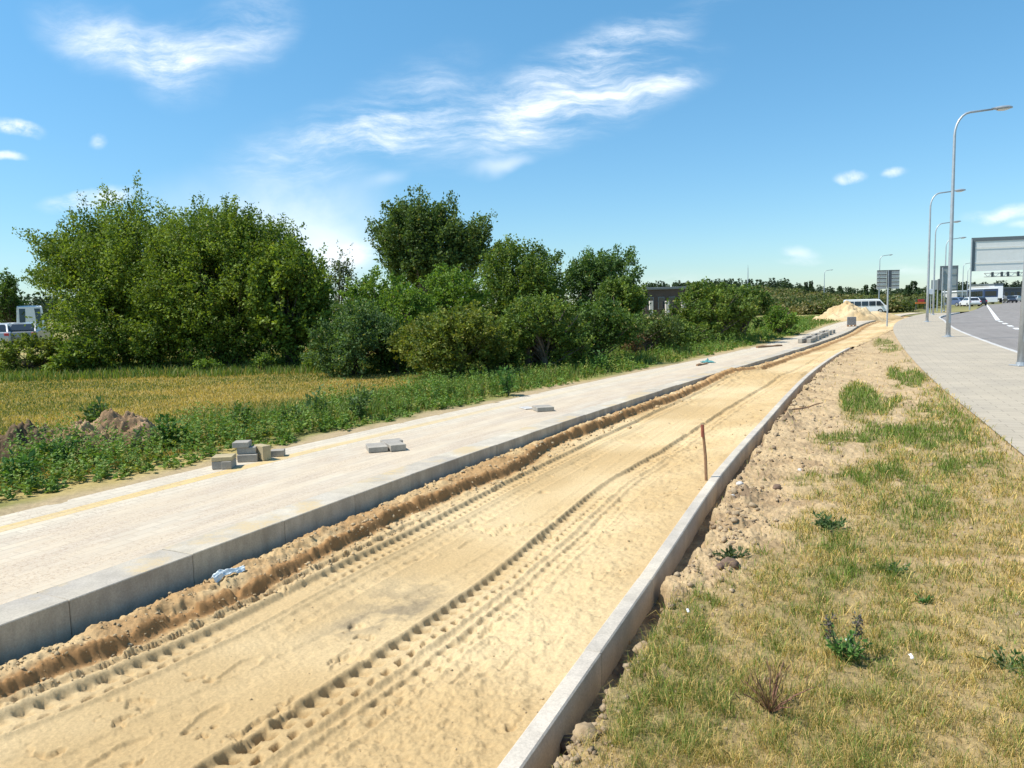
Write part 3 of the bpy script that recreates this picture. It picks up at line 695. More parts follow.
# meadow grass
x, y, r = sample_polar(330000, 6.5, 34, math.radians(-44), math.radians(-2))
d = (PL(y)-x)*COSK
keep = (d > .9) & (RNG.random(len(x)) < .9); x, y, r, d = x[keep], y[keep], r[keep], d[keep]
N = len(x); dn = sst(-.25, .35, fbm(x*1.0, y*2.2, .35, 4, 311)); gn = sst(-.1, .5, fbm(x, y, .25, 3, 320)); gn = np.maximum(gn*.5, sst(19.5, 21.5, y)*.7)
rr = RNG.random(N); dn = np.clip(dn+.35*fbm(x, y, 1.6, 4, 325), 0, 1); isg = RNG.random(N) < (.05+.42*(1-dn)+.45*gn)
colr = np.where(isg[:, None], lerpc((.17, .20, .05), (.11, .16, .035), rr), lerpc((.60, .45, .16), (.43, .33, .11), rr))
h = (.03+.045*RNG.random(N))*(1+1.6*sst(19, 21, y)*RNG.random(N)); wd = .0016*r*.6
blades(N, x, y, left_h(x, y)[0], h, wd, RNG.uniform(.2, .8, N), colr, 'meadow_grass', GRASS, label='yellowed mown meadow grass in front of the trees', cat='grass', kind='stuff')
# tall grass fringe between path and bushes
x, y, r = sample_polar(520000, 6, 75, math.radians(-44), math.radians(24))
d = (PL(y)-x)*COSK
inf = ((d > .30) & (d < 5.5+.1*y) & (y > 10.5)) | ((y > 19.3) & (y < 24) & (x < -1))
keep = inf & (RNG.random(len(x)) < .95*sst(.2, .9, d)*(.35+.65*sst(-.4, .3, fbm(x, y, 1.5, 3, 330)))); x, y, r, d = x[keep], y[keep], r[keep], d[keep]
keep = ~((d > 2.6) & (y < 19.0) & (x < -2.0)); x, y, r, d = x[keep], y[keep], r[keep], d[keep]
N = len(x); rr = RNG.random(N)
colr = np.where((RNG.random(N) < .16)[:, None], lerpc((.38, .32, .12), (.28, .25, .09), rr), lerpc((.20, .27, .055), (.10, .165, .034), rr))
h = (.07+.20*RNG.random(N)**1.5)*sst(.1, 1.2, d)+.03; wd = .0011*r
blades(N, x, y, left_h(x, y)[0], h, wd, RNG.uniform(.1, .6, N), colr, 'tall_grass', GRASS, label='rank green grass growing between the new path and the bushes', cat='grass', kind='stuff')
print('fringe', N)

def leaves(P, D, size, col, asp=.55, up_bias=.6, rng=RNG):
    """rhombic leaves at P pointing along D"""
    N = len(P); D = D/np.linalg.norm(D, axis=1)[:, None]
    R0 = rng.normal(size=(N, 3)); R0[:, 2] += up_bias*2
    S_ = np.cross(D, R0); S_ /= (np.linalg.norm(S_, axis=1)[:, None]+1e-6)
    L = size[:, None] if hasattr(size, '__len__') else size
    a = P; b = P+D*L*.5+S_*L*asp*.5; c = P+D*L; d = P+D*L*.5-S_*L*asp*.5
    V = np.stack([a, b, c, d], 1).reshape(-1, 3)
    Fc = (np.arange(N)*4)[:, None]+np.array([[0, 1, 2, 3]])
    return V, Fc, np.repeat(col[:, None, :], 4, 1).reshape(-1, 3)
def rnd_dir(n, rng=RNG):
    v = rng.normal(size=(n, 3)); return v/np.linalg.norm(v, axis=1)[:, None]
# leafy weeds along the path edge (nettles, goosefoot...): stuff
def weed_cloud(px, py, hgt, nl, lsize, cols, base=None):
    """many small upright leafy plants"""
    N = len(px); idx = np.repeat(np.arange(N), nl); k = RNG.random(N*nl)
    lx = RNG.normal(size=N)*.12; ly = RNG.normal(size=N)*.12
    z0 = left_h(px, py)[0]
    hh = hgt[idx]; P = np.stack([px[idx]+lx[idx]*hh*k, py[idx]+ly[idx]*hh*k, z0[idx]+hh*(.08+.92*k)], 1)
    az = RNG.uniform(0, 2*PI, N*nl); el = RNG.uniform(-.4, .8, N*nl)
    D = np.stack([np.cos(az)*np.cos(el), np.sin(az)*np.cos(el), np.sin(el)], 1)
    s = lsize[idx]*(1.15-.7*k)*RNG.uniform(.7, 1.2, N*nl)
    c = cols[idx]*RNG.uniform(.75, 1.25, (N*nl, 1))
    return leaves(P, D, s, c, .5, .8)
x, y, r = sample_polar(70000, 5.5, 70, math.radians(-46), math.radians(22))
d = (PL(y)-x)*COSK; lim = np.interp(y, [5, 8, 11, 15, 25, 60], [2.3, 1.9, 1.8, 2.4, 3.2, 3.5])
nn = fbm(x, y, .9, 3, 340)
keep = (d > .10+.45*sst(-.2, .6, fbm(x, y, 1.6, 2, 341))+.1) & (d < lim+.7*nn) & (RNG.random(len(x)) < .30+.6*sst(-.3, .4, nn))
x, y, r, d, nn = x[keep], y[keep], r[keep], d[keep], nn[keep]
N = len(x); rr = RNG.random(N)
hgt = (.06+.28*sst(.2, 1.1, d)*RNG.uniform(.4, 1.2, N))*(1+.5*sst(0, .5, nn)); ls = .035+.02*RNG.random(N)+.0018*r
cols = np.where((RNG.random(N) < .15)[:, None], lerpc((.24, .27, .06), (.30, .29, .08), rr), lerpc((.10, .19, .035), (.20, .30, .06), rr))
V, Fq, C = weed_cloud(x, y, hgt, 16, ls, cols)
o = mesh_np('weeds', V, Fq, WEED, col=C); tag(o, 'leafy green weeds in a dense band along the far edge of the path', 'weeds', kind='stuff')
print('weeds', N)

# ------------------------------------------------------------------ trees and shrubs
def tree(name, px, Y, top, wpx, label, cat='tree', base_py=None, hue=((.075, .13, .028), (.13, .19, .045)), dense=1.0, leaf=.085, lobes=None, trunk=.10, spiky=.5, bottom=.06, group=None, seed=1, nleaf=None, flat=1.0, stems=4, plumes=0, plume_len=1.0):
    rng = np.random.default_rng(seed*7919+3)
    xc, _, ztop = at(px, top, Y); wd = wpx*Y/F; zb = 0.0
    hgt = ztop; rad = wd/2
    root = empty(name, (xc, Y, 0), 0, label=label, cat=cat, group=group)
    # crown lobes in local coords (x,y,z centre, rx,ry,rz)
    if lobes is None:
        lobes = []
        nl = 5+int(rng.integers(0, 3))
        zc = hgt*(.5+bottom/2)
        lobes.append((0, 0, zc, rad*.72, rad*.65*flat, hgt*.46))
        for i in range(nl):
            a = 2*PI*i/nl+rng.uniform(-.4, .4); q = rng.uniform(.35, .58)
            rz_ = hgt*rng.uniform(.22, .36); z_ = rng.uniform(.28, .70)*hgt
            lobes.append((math.cos(a)*rad*q, math.sin(a)*rad*q*flat, z_, rad*rng.uniform(.38, .5), rad*rng.uniform(.36, .48)*flat, rz_))
        lobes.append((rng.uniform(-.2, .2)*rad, 0, hgt*.76, rad*.42, rad*.4*flat, hgt*.22))
    else:
        lobes = [(a*rad, b*rad*flat, c*hgt, d*rad, e*rad*flat, f*hgt) for a, b, c, d, e, f in lobes]
    Lb = np.array(lobes); vol = Lb[:, 3]*Lb[:, 4]*Lb[:, 5]; vol = vol**.7; pr = vol/vol.sum()
    area = wpx*abs(hz(px)-top+1.6*F/Y)
    NL = nleaf or int(area*2.7*dense)
    per = 24; NC = max(40, NL//per)
    which = rng.choice(len(Lb), NC, p=pr); dr = rnd_dir(NC, rng); rr_ = rng.random(NC)**.36
    ctr = Lb[which, :3]+dr*Lb[which, 3:6]*rr_[:, None]
    ctr[:, 2] = np.where(ctr[:, 2] < hgt*bottom, hgt*bottom+np.abs(rng.normal(size=NC))*.12*hgt*.5, ctr[:, 2])
    # gaps
    gp = fbm(ctr[:, 0]+ctr[:, 1]*.7+31*seed, ctr[:, 2]+ctr[:, 1]*.4, 2.2/max(1, rad*.5), 3, seed)
    gk = gp > -.26; ctr = ctr[gk]; dr = dr[gk]; rr_ = rr_[gk]; NC = len(ctr)
    # shoots point out and up
    mid = np.array([0, 0, hgt*.35]); out = ctr-mid; out /= np.linalg.norm(out, axis=1)[:, None]
    sh = out*.8+np.array([0, 0, .35])+rnd_dir(NC, rng)*.55; sh /= np.linalg.norm(sh, axis=1)[:, None]
    SL = hgt*.07*(1+spiky*rng.random(NC)*(rr_ > .85)*1.6)+.08
    idx = np.repeat(np.arange(NC), per); k = rng.random(NC*per)
    P = ctr[idx]+sh[idx]*(SL[idx]*(k-.3))[:, None]+rng.normal(size=(NC*per, 3))*(.085*(.5+.10*hgt)*(1.25-k))[:, None]*np.array([1, 1, .75])
    D = sh[idx]*.5+rnd_dir(NC*per, rng)+np.array([0, 0, -.15])
    cv = rng.random(NC); cc = lerpc(hue[0], hue[1], cv)*rng.uniform(.8, 1.2, (NC, 1))
    col = cc[idx]*rng.uniform(.72, 1.3, (NC*per, 1))
    col[rng.random(len(col)) < .02] = (.30, .27, .08)
    P[:, 2] = np.maximum(P[:, 2], .03)
    sz = leaf*rng.uniform(.6, 1.25, NC*per)
    if plumes:
        topc = Lb[:, 2]+Lb[:, 5]*.5; wl = rng.choice(len(Lb), plumes, p=pr); dq = rnd_dir(plumes, rng); dq[:, 2] = np.abs(dq[:, 2])+.25; dq /= np.linalg.norm(dq, axis=1)[:, None]
        b0 = Lb[wl, :3]+dq*Lb[wl, 3:6]*.88; dirp = dq*.7+np.array([0, 0, .6])+rnd_dir(plumes, rng)*.25; dirp /= np.linalg.norm(dirp, axis=1)[:, None]
        Lp = hgt*rng.uniform(.06, .17, plumes)*plume_len; npl = 120; ip = np.repeat(np.arange(plumes), npl); kp = rng.random(plumes*npl)
        P2 = b0[ip]+dirp[ip]*(Lp[ip]*kp)[:, None]+rng.normal(size=(plumes*npl, 3))*(leaf*1.05*(1.25-.6*kp))[:, None]
        D2 = dirp[ip]*.5+rnd_dir(plumes*npl, rng); c2 = lerpc(hue[0], hue[1], rng.random(plumes))[ip]*rng.uniform(.72, 1.3, (plumes*npl, 1))
        P = np.vstack([P, P2]); D = np.vstack([D, D2]); col = np.vstack([col, c2]); sz = np.concatenate([sz, leaf*rng.uniform(.6, 1.2, len(P2))])
    V, Fq, C = leaves(P, D, sz, col, .62, .5, rng)
    mesh_np('crown', V, Fq, LEAF, root, col=C)
    mb = MB()
    sel = rng.choice(NC, min(NC, 34+stems*6), replace=False)
    bases = [(rng.normal()*rad*.10, rng.normal()*rad*.08) for _ in range(stems)]
    for s_i, (bx, by) in enumerate(bases):
        tx, ty = bx+rng.normal()*rad*.22, by+rng.normal()*rad*.2; tz = hgt*rng.uniform(.55, .8)
        mb.tube([(bx, by, -.05), (bx*.9+tx*.1, by, tz*.3), ((bx+tx)/2, (by+ty)/2, tz*.65), (tx, ty, tz)], [trunk, trunk*.8, trunk*.5, trunk*.15], 7)
    for j in sel:
        bx, by = bases[rng.integers(0, len(bases))]; c = ctr[j]; z0 = min(c[2]*.45, hgt*.4)*rng.uniform(.5, 1)
        m1 = np.array([bx*.6+c[0]*.4, by*.6+c[1]*.4, z0+(c[2]-z0)*.35])
        mb.tube([(bx, by, z0*.8), tuple(m1), tuple(c)], [trunk*.38, trunk*.25, trunk*.07], 5, cap=False)
    mb.build('trunk', BARK, root, smooth=True)
    return root
BOX = ((.075, .13, .022), (.23, .30, .045)); DK = ((.05, .10, .024), (.12, .19, .038)); BR = ((.095, .18, .030), (.20, .30, .05)); BLU = ((.065, .12, .042), (.13, .20, .06)); YEL = ((.09, .14, .026), (.23, .24, .045)); OLV = ((.07, .13, .028), (.19, .25, .046))
GR = 'trees and shrubs in the row beyond the path'
T = lambda *a, **k: tree(*a, group=GR, **k)
T('broadleaf_tree', 134, 24.5, 190, 205, 'large spreading broadleaf tree with tallest ragged top at the left', hue=BOX, seed=1, leaf=.088, trunk=.13, spiky=.3, dense=1.5, plumes=150, plume_len=1.5,
  lobes=[(0, 0, .42, .75, .7, .40), (-.38, 0, .54, .42, .5, .26), (-.66, -.1, .66, .20, .3, .09), (-.34, .1, .74, .18, .3, .12), (-.02, 0, .78, .16, .3, .13), (.28, 0, .72, .2, .3, .12), (-.82, 0, .50, .18, .3, .07), (.5, .1, .62, .45, .5, .26), (-.1, -.5, .35, .6, .4, .33), (.4, -.4, .3, .5, .4, .3), (-.22, -.3, .28, .45, .4, .26)])
T('broadleaf_tree', 226, 23.2, 208, 180, 'dark domed broadleaf tree right of the tallest ragged one', hue=BOX, seed=2, leaf=.085, trunk=.12, spiky=.3, dense=1.5, plumes=100, plume_len=1.2,
  lobes=[(0, 0, .45, .8, .7, .42), (-.4, 0, .70, .4, .5, .24), (.05, 0, .78, .34, .5, .19), (.38, 0, .70, .34, .5, .18), (.6, 0, .45, .4, .5, .34), (0, -.5, .4, .7, .4, .36), (-.6, -.3, .3, .4, .4, .28)])
T('broadleaf_tree', 285, 22.0, 246, 100, 'lower mid green tree closing the right end of the big clump', hue=BOX, seed=3, leaf=.11, spiky=.7, plumes=60)
T('shrub', 26, 22.5, 336, 75, 'yellow green low shrub below the parked cars', 'shrub', hue=((.12, .17, .03), (.20, .24, .05)), seed=4, leaf=.10, dense=1.3, trunk=.03)
T('shrub', 78, 21.5, 338, 70, 'low bush at the foot of the big ragged tree', 'shrub', hue=BOX, seed=5, leaf=.10, dense=1.1, trunk=.03)
T('broadleaf_tree', 6, 60, 270, 40, 'dark tree at the far left edge above the white van', hue=DK, seed=6, leaf=.2)
T('slender_tree', 338, 31, 252, 52, 'thin sparse grey green tree between the clump and the tall poplar', hue=((.10, .13, .07), (.14, .17, .09)), seed=7, leaf=.09, dense=.35, spiky=2.0, stems=3, trunk=.05, lobes=[(0, 0, .6, .7, .6, .34), (.1, 0, .8, .4, .4, .2), (-.3, 0, .55, .5, .5, .25)])
T('poplar_tree', 427, 43, 201, 122, 'tall dark poplar standing up behind the middle bushes', hue=((.075, .125, .035), (.13, .19, .055)), seed=8, leaf=.17, dense=1.15, trunk=.22, stems=2, bottom=.3, plumes=70,
  lobes=[(-.1, 0, .62, .62, .6, .24), (0, 0, .84, .42, .45, .15), (-.55, 0, .74, .38, .4, .12), (.55, 0, .72, .42, .4, .12), (.72, 0, .60, .3, .35, .10), (.2, 0, .52, .6, .5, .18), (-.35, 0, .88, .3, .3, .08), (-.4, 0, .55, .35, .4, .16)])
T('shrub', 378, 30, 268, 95, 'bright green rounded shrub in front of the tall poplar, left of its trunk', 'shrub', hue=BR, seed=9, leaf=.12)
T('willow_shrub', 354, 18.8, 303, 112, 'blue green willow shrub left of the olive bush', 'shrub', hue=BLU, seed=10, leaf=.075, trunk=.04)
T('shrub', 405, 26, 287, 80, 'fresh green shrub between willow and olive bush', 'shrub', hue=BR, seed=11, leaf=.10)
T('hawthorn_bush', 450, 17.0, 306, 138, 'olive bush with rusty yellow leaf tips close to the path', 'shrub', hue=YEL, seed=12, leaf=.075, dense=1.2, trunk=.04)
T('shrub', 452, 29, 268, 90, 'light green bush behind the olive one', 'shrub', hue=BR, seed=13, leaf=.11)
T('broadleaf_tree', 515, 31, 243, 108, 'bushy green tree right of the tall poplar', hue=OLV, seed=14, leaf=.12, spiky=1.0, plumes=60)
T('shrub', 538, 18.9, 296, 112, 'mid green bush right beside the olive one', 'shrub', hue=OLV, seed=15, leaf=.08)
T('broadleaf_tree', 597, 33, 254, 92, 'pointed blue green tree in the middle of the row', hue=((.055, .11, .035), (.13, .21, .06)), seed=16, leaf=.12, spiky=1.0, plumes=50)
T('shrub', 592, 20.5, 300, 108, 'broad dark green bush below the pointed tree', 'shrub', hue=DK, seed=17, leaf=.085)
T('shrub', 620, 29, 280, 66, 'open bush with spiky shoots left of the dark building', 'shrub', hue=OLV, seed=18, leaf=.11, spiky=1, plumes=50)
T('shrub', 645, 24, 313, 84, 'low green bush below the pale pillars', 'shrub', hue=((.07, .11, .03), (.12, .16, .045)), seed=19, leaf=.09)
T('shrub', 712, 29.5, 282, 92, 'rounded dark bush right of the pale pillars', 'shrub', hue=OLV, seed=20, leaf=.11, dense=1.3)
T('shrub', 744, 31.5, 284, 64, 'darkest rounded bush next to the gap in the row', 'shrub', hue=DK, seed=21, leaf=.11, dense=1.3)
T('shrub', 779, 35, 305, 44, 'small bright bush ending the row at the right', 'shrub', hue=BR, seed=22, leaf=.11, dense=1.2)
T('shrub', 690, 27.5, 322, 60, 'small pale bush at the foot of the rounded dark one', 'shrub', hue=OLV, seed=23, leaf=.09)
T('dead_shrub', 634, 22.5, 330, 26, 'rusty brown withered shrub in front of the green bushes', 'shrub', hue=((.10, .07, .035), (.19, .12, .055)), seed=25, leaf=.06, dense=.8, trunk=.02)
T('shrub', 497, 18.4, 318, 76, 'low green bush filling the foot of the hedge right of the olive bush', 'shrub', hue=OLV, seed=28, leaf=.08, trunk=.03)
T('shrub', 672, 25.5, 318, 62, 'low bush closing the hedge under the right pale pillar', 'shrub', hue=OLV, seed=29, leaf=.09, trunk=.03)
T('shrub', 398, 19.2, 328, 60, 'dark low bush squeezed between the willow and the olive bush', 'shrub', hue=DK, seed=30, leaf=.08, trunk=.03)
T('shrub', 208, 20.6, 360, 30, 'small bright sapling on the dark foot of the big trees', 'shrub', hue=((.12, .20, .035), (.20, .29, .05)), seed=26, leaf=.07, trunk=.02)
T('shrub', 262, 20.8, 352, 34, 'bright bushy sapling just left of the dark gap under the trees', 'shrub', hue=((.11, .18, .035), (.18, .26, .05)), seed=27, leaf=.07, trunk=.02)
T('shrub', 318, 20.4, 352, 50, 'small bright sapling bush at the edge of the meadow', 'shrub', hue=((.11, .18, .035), (.18, .25, .05)), seed=24, leaf=.08, trunk=.02)

# ------------------------------------------------------------------ far background
def scatter_scrub(name, n, xf, zoff, size, hues, leafn, lsize, mat, seed, **tg):
    rng = np.random.default_rng(seed); Vs = []; Fs = []; Cs = []; b = 0
    for i in range(n):
        x0, y0, hh, ww = xf(rng); z0 = float(ground_z(np.array(x0), np.array(y0)))+zoff
        d = rnd_dir(leafn, rng); P = np.array([x0, y0, z0+hh*.5])+d*np.array([ww/2, ww/2, hh/2])*(rng.random((leafn, 1))**.4)
        a, c = hues[rng.integers(0, len(hues))]; cc = np.array(a)*(1-(q := rng.random()))+np.array(c)*q
        col = cc[None]*rng.uniform(.7, 1.3, (leafn, 1)); V, Fq, C = leaves(P, rnd_dir(leafn, rng)+[0, 0, .2], lsize*rng.uniform(.6, 1.3, leafn), col, .7, .5, rng)
        Vs.append(V); Fs.append(Fq+b); Cs.append(C); b += len(V)
    o = mesh_np(name, np.vstack(Vs), np.vstack(Fs), mat, col=np.vstack(Cs)); tag(o, **tg); return o
scatter_scrub('scrub', 520, lambda r_: (lambda y_, u: (((u-512)/F)*y_, y_, r_.uniform(1.0, 2.4), r_.uniform(2.5, 5)))(r_.uniform(105, 185), r_.uniform(735, 935)), 0, 1, [((.09, .12, .035), (.15, .17, .05)), ((.17, .16, .06), (.22, .19, .08)), ((.07, .10, .03), (.11, .13, .045))], 200, .42, LEAF, 5,
              label='olive scrub covering the low rise beyond the sand heap', cat='scrub', kind='stuff')
def conifers(name, n, xf, seed, hue, nlf=150, **tg):
    rng = np.random.default_rng(seed); Vs = []; Fs = []; Cs = []; b = 0
    for i in range(n):
        x0, y0, hh = xf(rng); z0 = float(ground_z(np.array(x0), np.array(y0)))
        k = rng.random(nlf)**.8; rad = (1-k)**.8*hh*.22+.15; a = rng.uniform(0, 2*PI, nlf)
        P = np.stack([x0+np.cos(a)*rad*rng.random(nlf)**.3, y0+np.sin(a)*rad*rng.random(nlf)**.3, z0+hh*(.08+.92*k)], 1)
        D = np.stack([np.cos(a), np.sin(a), np.full(nlf, .0)-.2], 1)+rng.normal(size=(nlf, 3))*.3
        cc = lerpc(hue[0], hue[1], np.full(nlf, rng.random()))*rng.uniform(.7, 1.3, (nlf, 1)); V, Fq, C = leaves(P, D, hh*.13*rng.uniform(.6, 1.3, nlf), cc, .6, .8, rng)
        Vs.append(V); Fs.append(Fq+b); Cs.append(C); b += len(V)
    o = mesh_np(name, np.vstack(Vs), np.vstack(Fs), LEAF, col=np.vstack(Cs)); tag(o, **tg); return o
def wood_x(p0, p1, y0, y1, h0, h1):
    def f(r_):
        y_ = r_.uniform(y0, y1); return ((r_.uniform(p0, p1)-512)/F)*y_, y_, r_.uniform(h0, h1)
    return f
DARKC = ((.035, .06, .03), (.055, .085, .04))
conifers('distant_wood', 240, wood_x(600, 800, 200, 250, 3.4, 5.4), 31, DARKC, 140, label='dark conifer wood on the skyline behind the middle bushes', cat='wood', kind='stuff')
conifers('distant_wood', 260, wood_x(780, 960, 235, 290, 3.2, 5.2), 32, DARKC, 120, label='low dark wood on the skyline behind the scrub', cat='wood', kind='stuff')
conifers('distant_wood', 420, wood_x(945, 1120, 300, 420, 4.5, 7.6), 33, ((.03, .048, .035), (.045, .065, .045)), 120, label='dark wooded skyline behind the far end of the road', cat='wood', kind='stuff')
conifers('distant_wood', 260, wood_x(-120, 330, 240, 300, 7, 11), 34, DARKC, 110, label='dark wood beyond the parked cars at the left', cat='wood', kind='stuff')
def conifer(px, Y, top, label, seed, wf=.2, hue=((.04, .075, .03), (.06, .10, .04))):
    rng = np.random.default_rng(seed); xc, _, zt = at(px, top, Y); z0 = float(ground_z(np.array(xc), np.array(float(Y)))); hh = zt-z0
    root = empty('conifer', (xc, Y, z0), 0, label=label, cat='tree', group='conifers on the skyline')
    n = 900; k = rng.random(n)**.8; lay = .75+.25*np.sin(k*hh*3.5); rad = ((1-k)**.8*hh*wf+.12)*lay; a = rng.uniform(0, 2*PI, n); q = rng.random(n)**.35
    P = np.stack([np.cos(a)*rad*q, np.sin(a)*rad*q, hh*(.08+.92*k)], 1); D = np.stack([np.cos(a), np.sin(a), np.full(n, -.15)], 1)+rng.normal(size=(n, 3))*.3
    V, Fq, C = leaves(P, D, hh*.075*rng.uniform(.6, 1.3, n), lerpc(hue[0], hue[1], rng.random(n)), .6, .8, rng); mesh_np('crown', V, Fq, LEAF, root, col=C)
    MB().tube([(0, 0, -.1), (0, 0, hh*.9)], [hh*.02, hh*.004], 6).build('trunk', BARK, root)
for q in ((806, 150, 282, 'pair of pointed conifers, left one, right of the bush row', 41), (811, 155, 281, 'pair of pointed conifers, right one, right of the bush row', 42), (840, 160, 286, 'squat round topped conifer left of the slatted sign', 43, .4), (866, 150, 285, 'slim small conifer just left of the slatted sign', 44), (874, 155, 284, 'conifer half behind the slatted sign', 45, .3),
          (908, 120, 285, 'twin conifer between slatted sign and lamps, shorter left one', 46, .3), (914, 120, 281, 'twin conifer between slatted sign and lamps, taller right one', 47, .3)): conifer(*q)

# ------------------------------------------------------------------ lamps
def lamp_post(px, py, top, label, arm=1.45, flip=1, thick=1.0, loc=None, z0=0, rz=0.0):
    bx, by = loc or bp(px, py); zt = at(512, top+ (px-512)*.0262, by)[2] if top else 9.3
    r_ = empty('lamp_post', (bx, by, z0), rz, label=label, cat='lamp post', group='street lamps along the pavement')
    hh = zt-z0
    mb = MB(); pts = [(0, 0, -.1), (0, 0, hh*.25), (0, 0, hh-1.0)]; rs = [.085*thick, .078*thick, .048*thick]
    for i in range(1, 7):
        a = i/6*PI/2*.95; pts.append((flip*(.62*(1-math.cos(a))), 0, hh-1.0+.86*math.sin(a))); rs.append(.042*thick)
    pts.append((flip*arm, 0, hh-.05)); rs.append(.036*thick)
    mb.tube(pts, rs, 10); mb.build('pole', METAL, r_, smooth=True)
    MB().box(-.17, .17, -.17, .17, 0, .025, bev=.005).tube([(0, 0, .0), (0, 0, .09)], [.11*thick, .10*thick], 10).build('base_plate', METAL, r_)
    MB().box(-.045, .045, -.09*thick, -.083*thick, .55, .95, bev=.003).build('service_door', METAL, r_)
    # luminaire: flattened lens shaped body
    hb = MB(); L = .80; sec = [(0, .05, .04), (.12, .09, .06), (.35, .15, .09), (.6, .15, .09), (.76, .08, .05), (.80, .02, .02)]
    vs = []; fs = []; n = 12
    for (sx, w_, h_) in sec:
        for k in range(n):
            q = 2*PI*k/n; vs.append((flip*(arm-.05+sx), math.cos(q)*w_, hh-.05+math.sin(q)*h_*(1.0 if math.sin(q) > 0 else .6)+.01+sx*.05))
    for i in range(len(sec)-1):
        for k in range(n): fs.append((i*n+k, i*n+(k+1) % n, (i+1)*n+(k+1) % n, (i+1)*n+k))
    fs.append(tuple(range(n))); fs.append(tuple((len(sec)-1)*n+k for k in range(n)))
    hb.add(vs, fs); hd = hb.build('lamp_head', METAL, r_, smooth=True)
    gb = MB(); vs = []; 
    for (sx, w_, h_) in ((.2, .08, .02), (.3, .12, .055), (.5, .13, .06), (.66, .07, .02)):
        for k in range(7):
            q = PI+PI*k/6; vs.append((flip*(arm-.05+sx), math.cos(q)*w_, hh-.06+math.sin(q)*h_-.02+sx*.05))
    fs = [(i*7+k, i*7+k+1, (i+1)*7+k+1, (i+1)*7+k) for i in range(3) for k in range(6)]
    gb.add(vs, fs).build('lamp_glass', LAMPGL, hd, smooth=True)
    return r_
LP = [(1021, 366, None, 'nearest lamp post, cut off by the right edge of the picture'), (948, 337, 109, 'second nearest lamp post, tall with its whole curved arm in view'), (927, 322, 191, 'lamp post left of the tall near one, reaching half as high'),
      (933, 315, 222, 'lamp post just behind the one half as high'), (944, 311, 238, 'lamp post rising behind the grey traffic sign board'), ]
for i_, q in enumerate(LP):
    r_ = lamp_post(*q)
    if i_ == 0: r_.rotation_euler = (0, math.radians(1.3), 0)
def lamp_far(px, Y, top, label, flip=1, thick=1.2):
    x_, _, zt = at(px, top, Y); bx = x_-0; z0 = float(ground_z(np.array(bx), np.array(float(Y))))
    r_ = lamp_post(px, 0, None, label, loc=(bx, Y), flip=flip, thick=thick, z0=z0)
    s = (zt-z0)/(9.3-z0); r_.scale = (s, s, s); return r_
lamp_far(880, 112, 255, 'lamp post rising behind the slatted direction sign')
lamp_far(824.5, 150, 270, 'lone lamp post on the skyline above the sand heap', thick=1.4)
lamp_far(963.5, 130, 263, 'thin far lamp post directly right of the grey sign board', thick=1.4)
lamp_far(968, 155, 268, 'thin far lamp post touching the leg of the big board', thick=1.4)
x_, _, zt = at(748, 268, 120); r_ = empty('mast', (x_, 120, 0), 0, label='thin plain mast above the darkest bush', cat='mast')
MB().tube([(0, 0, 0), (0, 0, zt*.6), (0, 0, zt)], [.12, .09, .05], 8).build('pole', METAL, r_); MB().tube([(0, 0, zt*.97), (0, 0, zt+.5)], [.02, .012], 6).build('antenna', METAL_D, r_)

# ------------------------------------------------------------------ signs
# slatted direction sign seen from behind
sx, sy = bp(887, 325); zt = at(887, 270, sy)[2]; zb = at(887, 289, sy)[2]
r_ = empty('direction_sign', (sx, sy, 0), 0, label='direction sign of stacked arrow boards seen from behind, on one thin post', cat='road sign')
MB().tube([(0, 0, -.1), (0, 0, zt)], .045, 10).build('post', METAL, r_)
MB().box(-.07, .19, -.035, .02, zb+.08, zt, bev=.004).build('clamp_rail', METAL_D, r_)
hw = 11.3/F*sy
nb = 5; hb_ = (zt-zb)/nb
for i in range(nb):
    z0 = zb+i*hb_
    for a, b_ in ((-hw*.98, -.075), (.195, hw*1.02)):
        m_ = MB().box(a, b_, .03, .048, z0+.01, z0+hb_-.055, bev=.003); bo = m_.build('sign_board', SIGNBACK, r_)
        MB().box(a+.01, b_-.01, .0, .03, z0+hb_-.055, z0+hb_-.005).build('stiffener', METAL_D, bo)
# tall grey board
def sign_rect(name, Y, x0, x1, y0, y1, py_base, label, legs, frame=.10, cat='road sign', mat=SIGNBACK, legr=.06):
    a = at(x0, y0, Y); b_ = at(x1, y1, Y); c = at(x0, y1, Y)
    cx = (a[0]+b_[0])/2; zg = H-(py_base-hz((x0+x1)/2))/F*Y*1.0
    zg = min(0.0, zg+0) if abs(zg) < .4 else 0
    r_ = empty(name, (cx, Y, 0), 0, label=label, cat=cat)
    hw_ = (b_[0]-a[0])/2; z1 = a[2]; z0 = c[2]
    p = MB().box(-hw_, hw_, -.0, .04, z0, z1, bev=.01).build('panel', mat, r_)
    f = MB()
    f.box(-hw_-.01, hw_+.01, -.05, -.002, z1-frame, z1+.01).box(-hw_-.01, -hw_+frame, -.05, -.002, z0, z1-frame-.003).box(hw_-frame, hw_+.01, -.05, -.002, z0, z1-frame-.003)
    f.build('frame', SIGNFRAME, r_)
    for lx in legs: MB().tube([(lx*hw_, -.12, -.1), (lx*hw_, -.12, z1-.15)], legr, 8).build('leg', METAL, r_)
    for zz in (z0+(z1-z0)*.25, z0+(z1-z0)*.7): MB().box(-hw_+frame+.01, hw_-frame-.01, -.075, -.045, zz-.03, zz+.03).build('cross_rail', mat, r_)
    return r_
sign_rect('traffic_sign', 77, 941, 956.5, 266, 290, 311, 'upright grey rectangular sign board seen from behind, behind the near lamp', (-.75,), .12, mat=simple('sign_back_green_grey', (.27, .31, .30), .55, .06, 3)).rotation_euler = (0, 0, -.22)
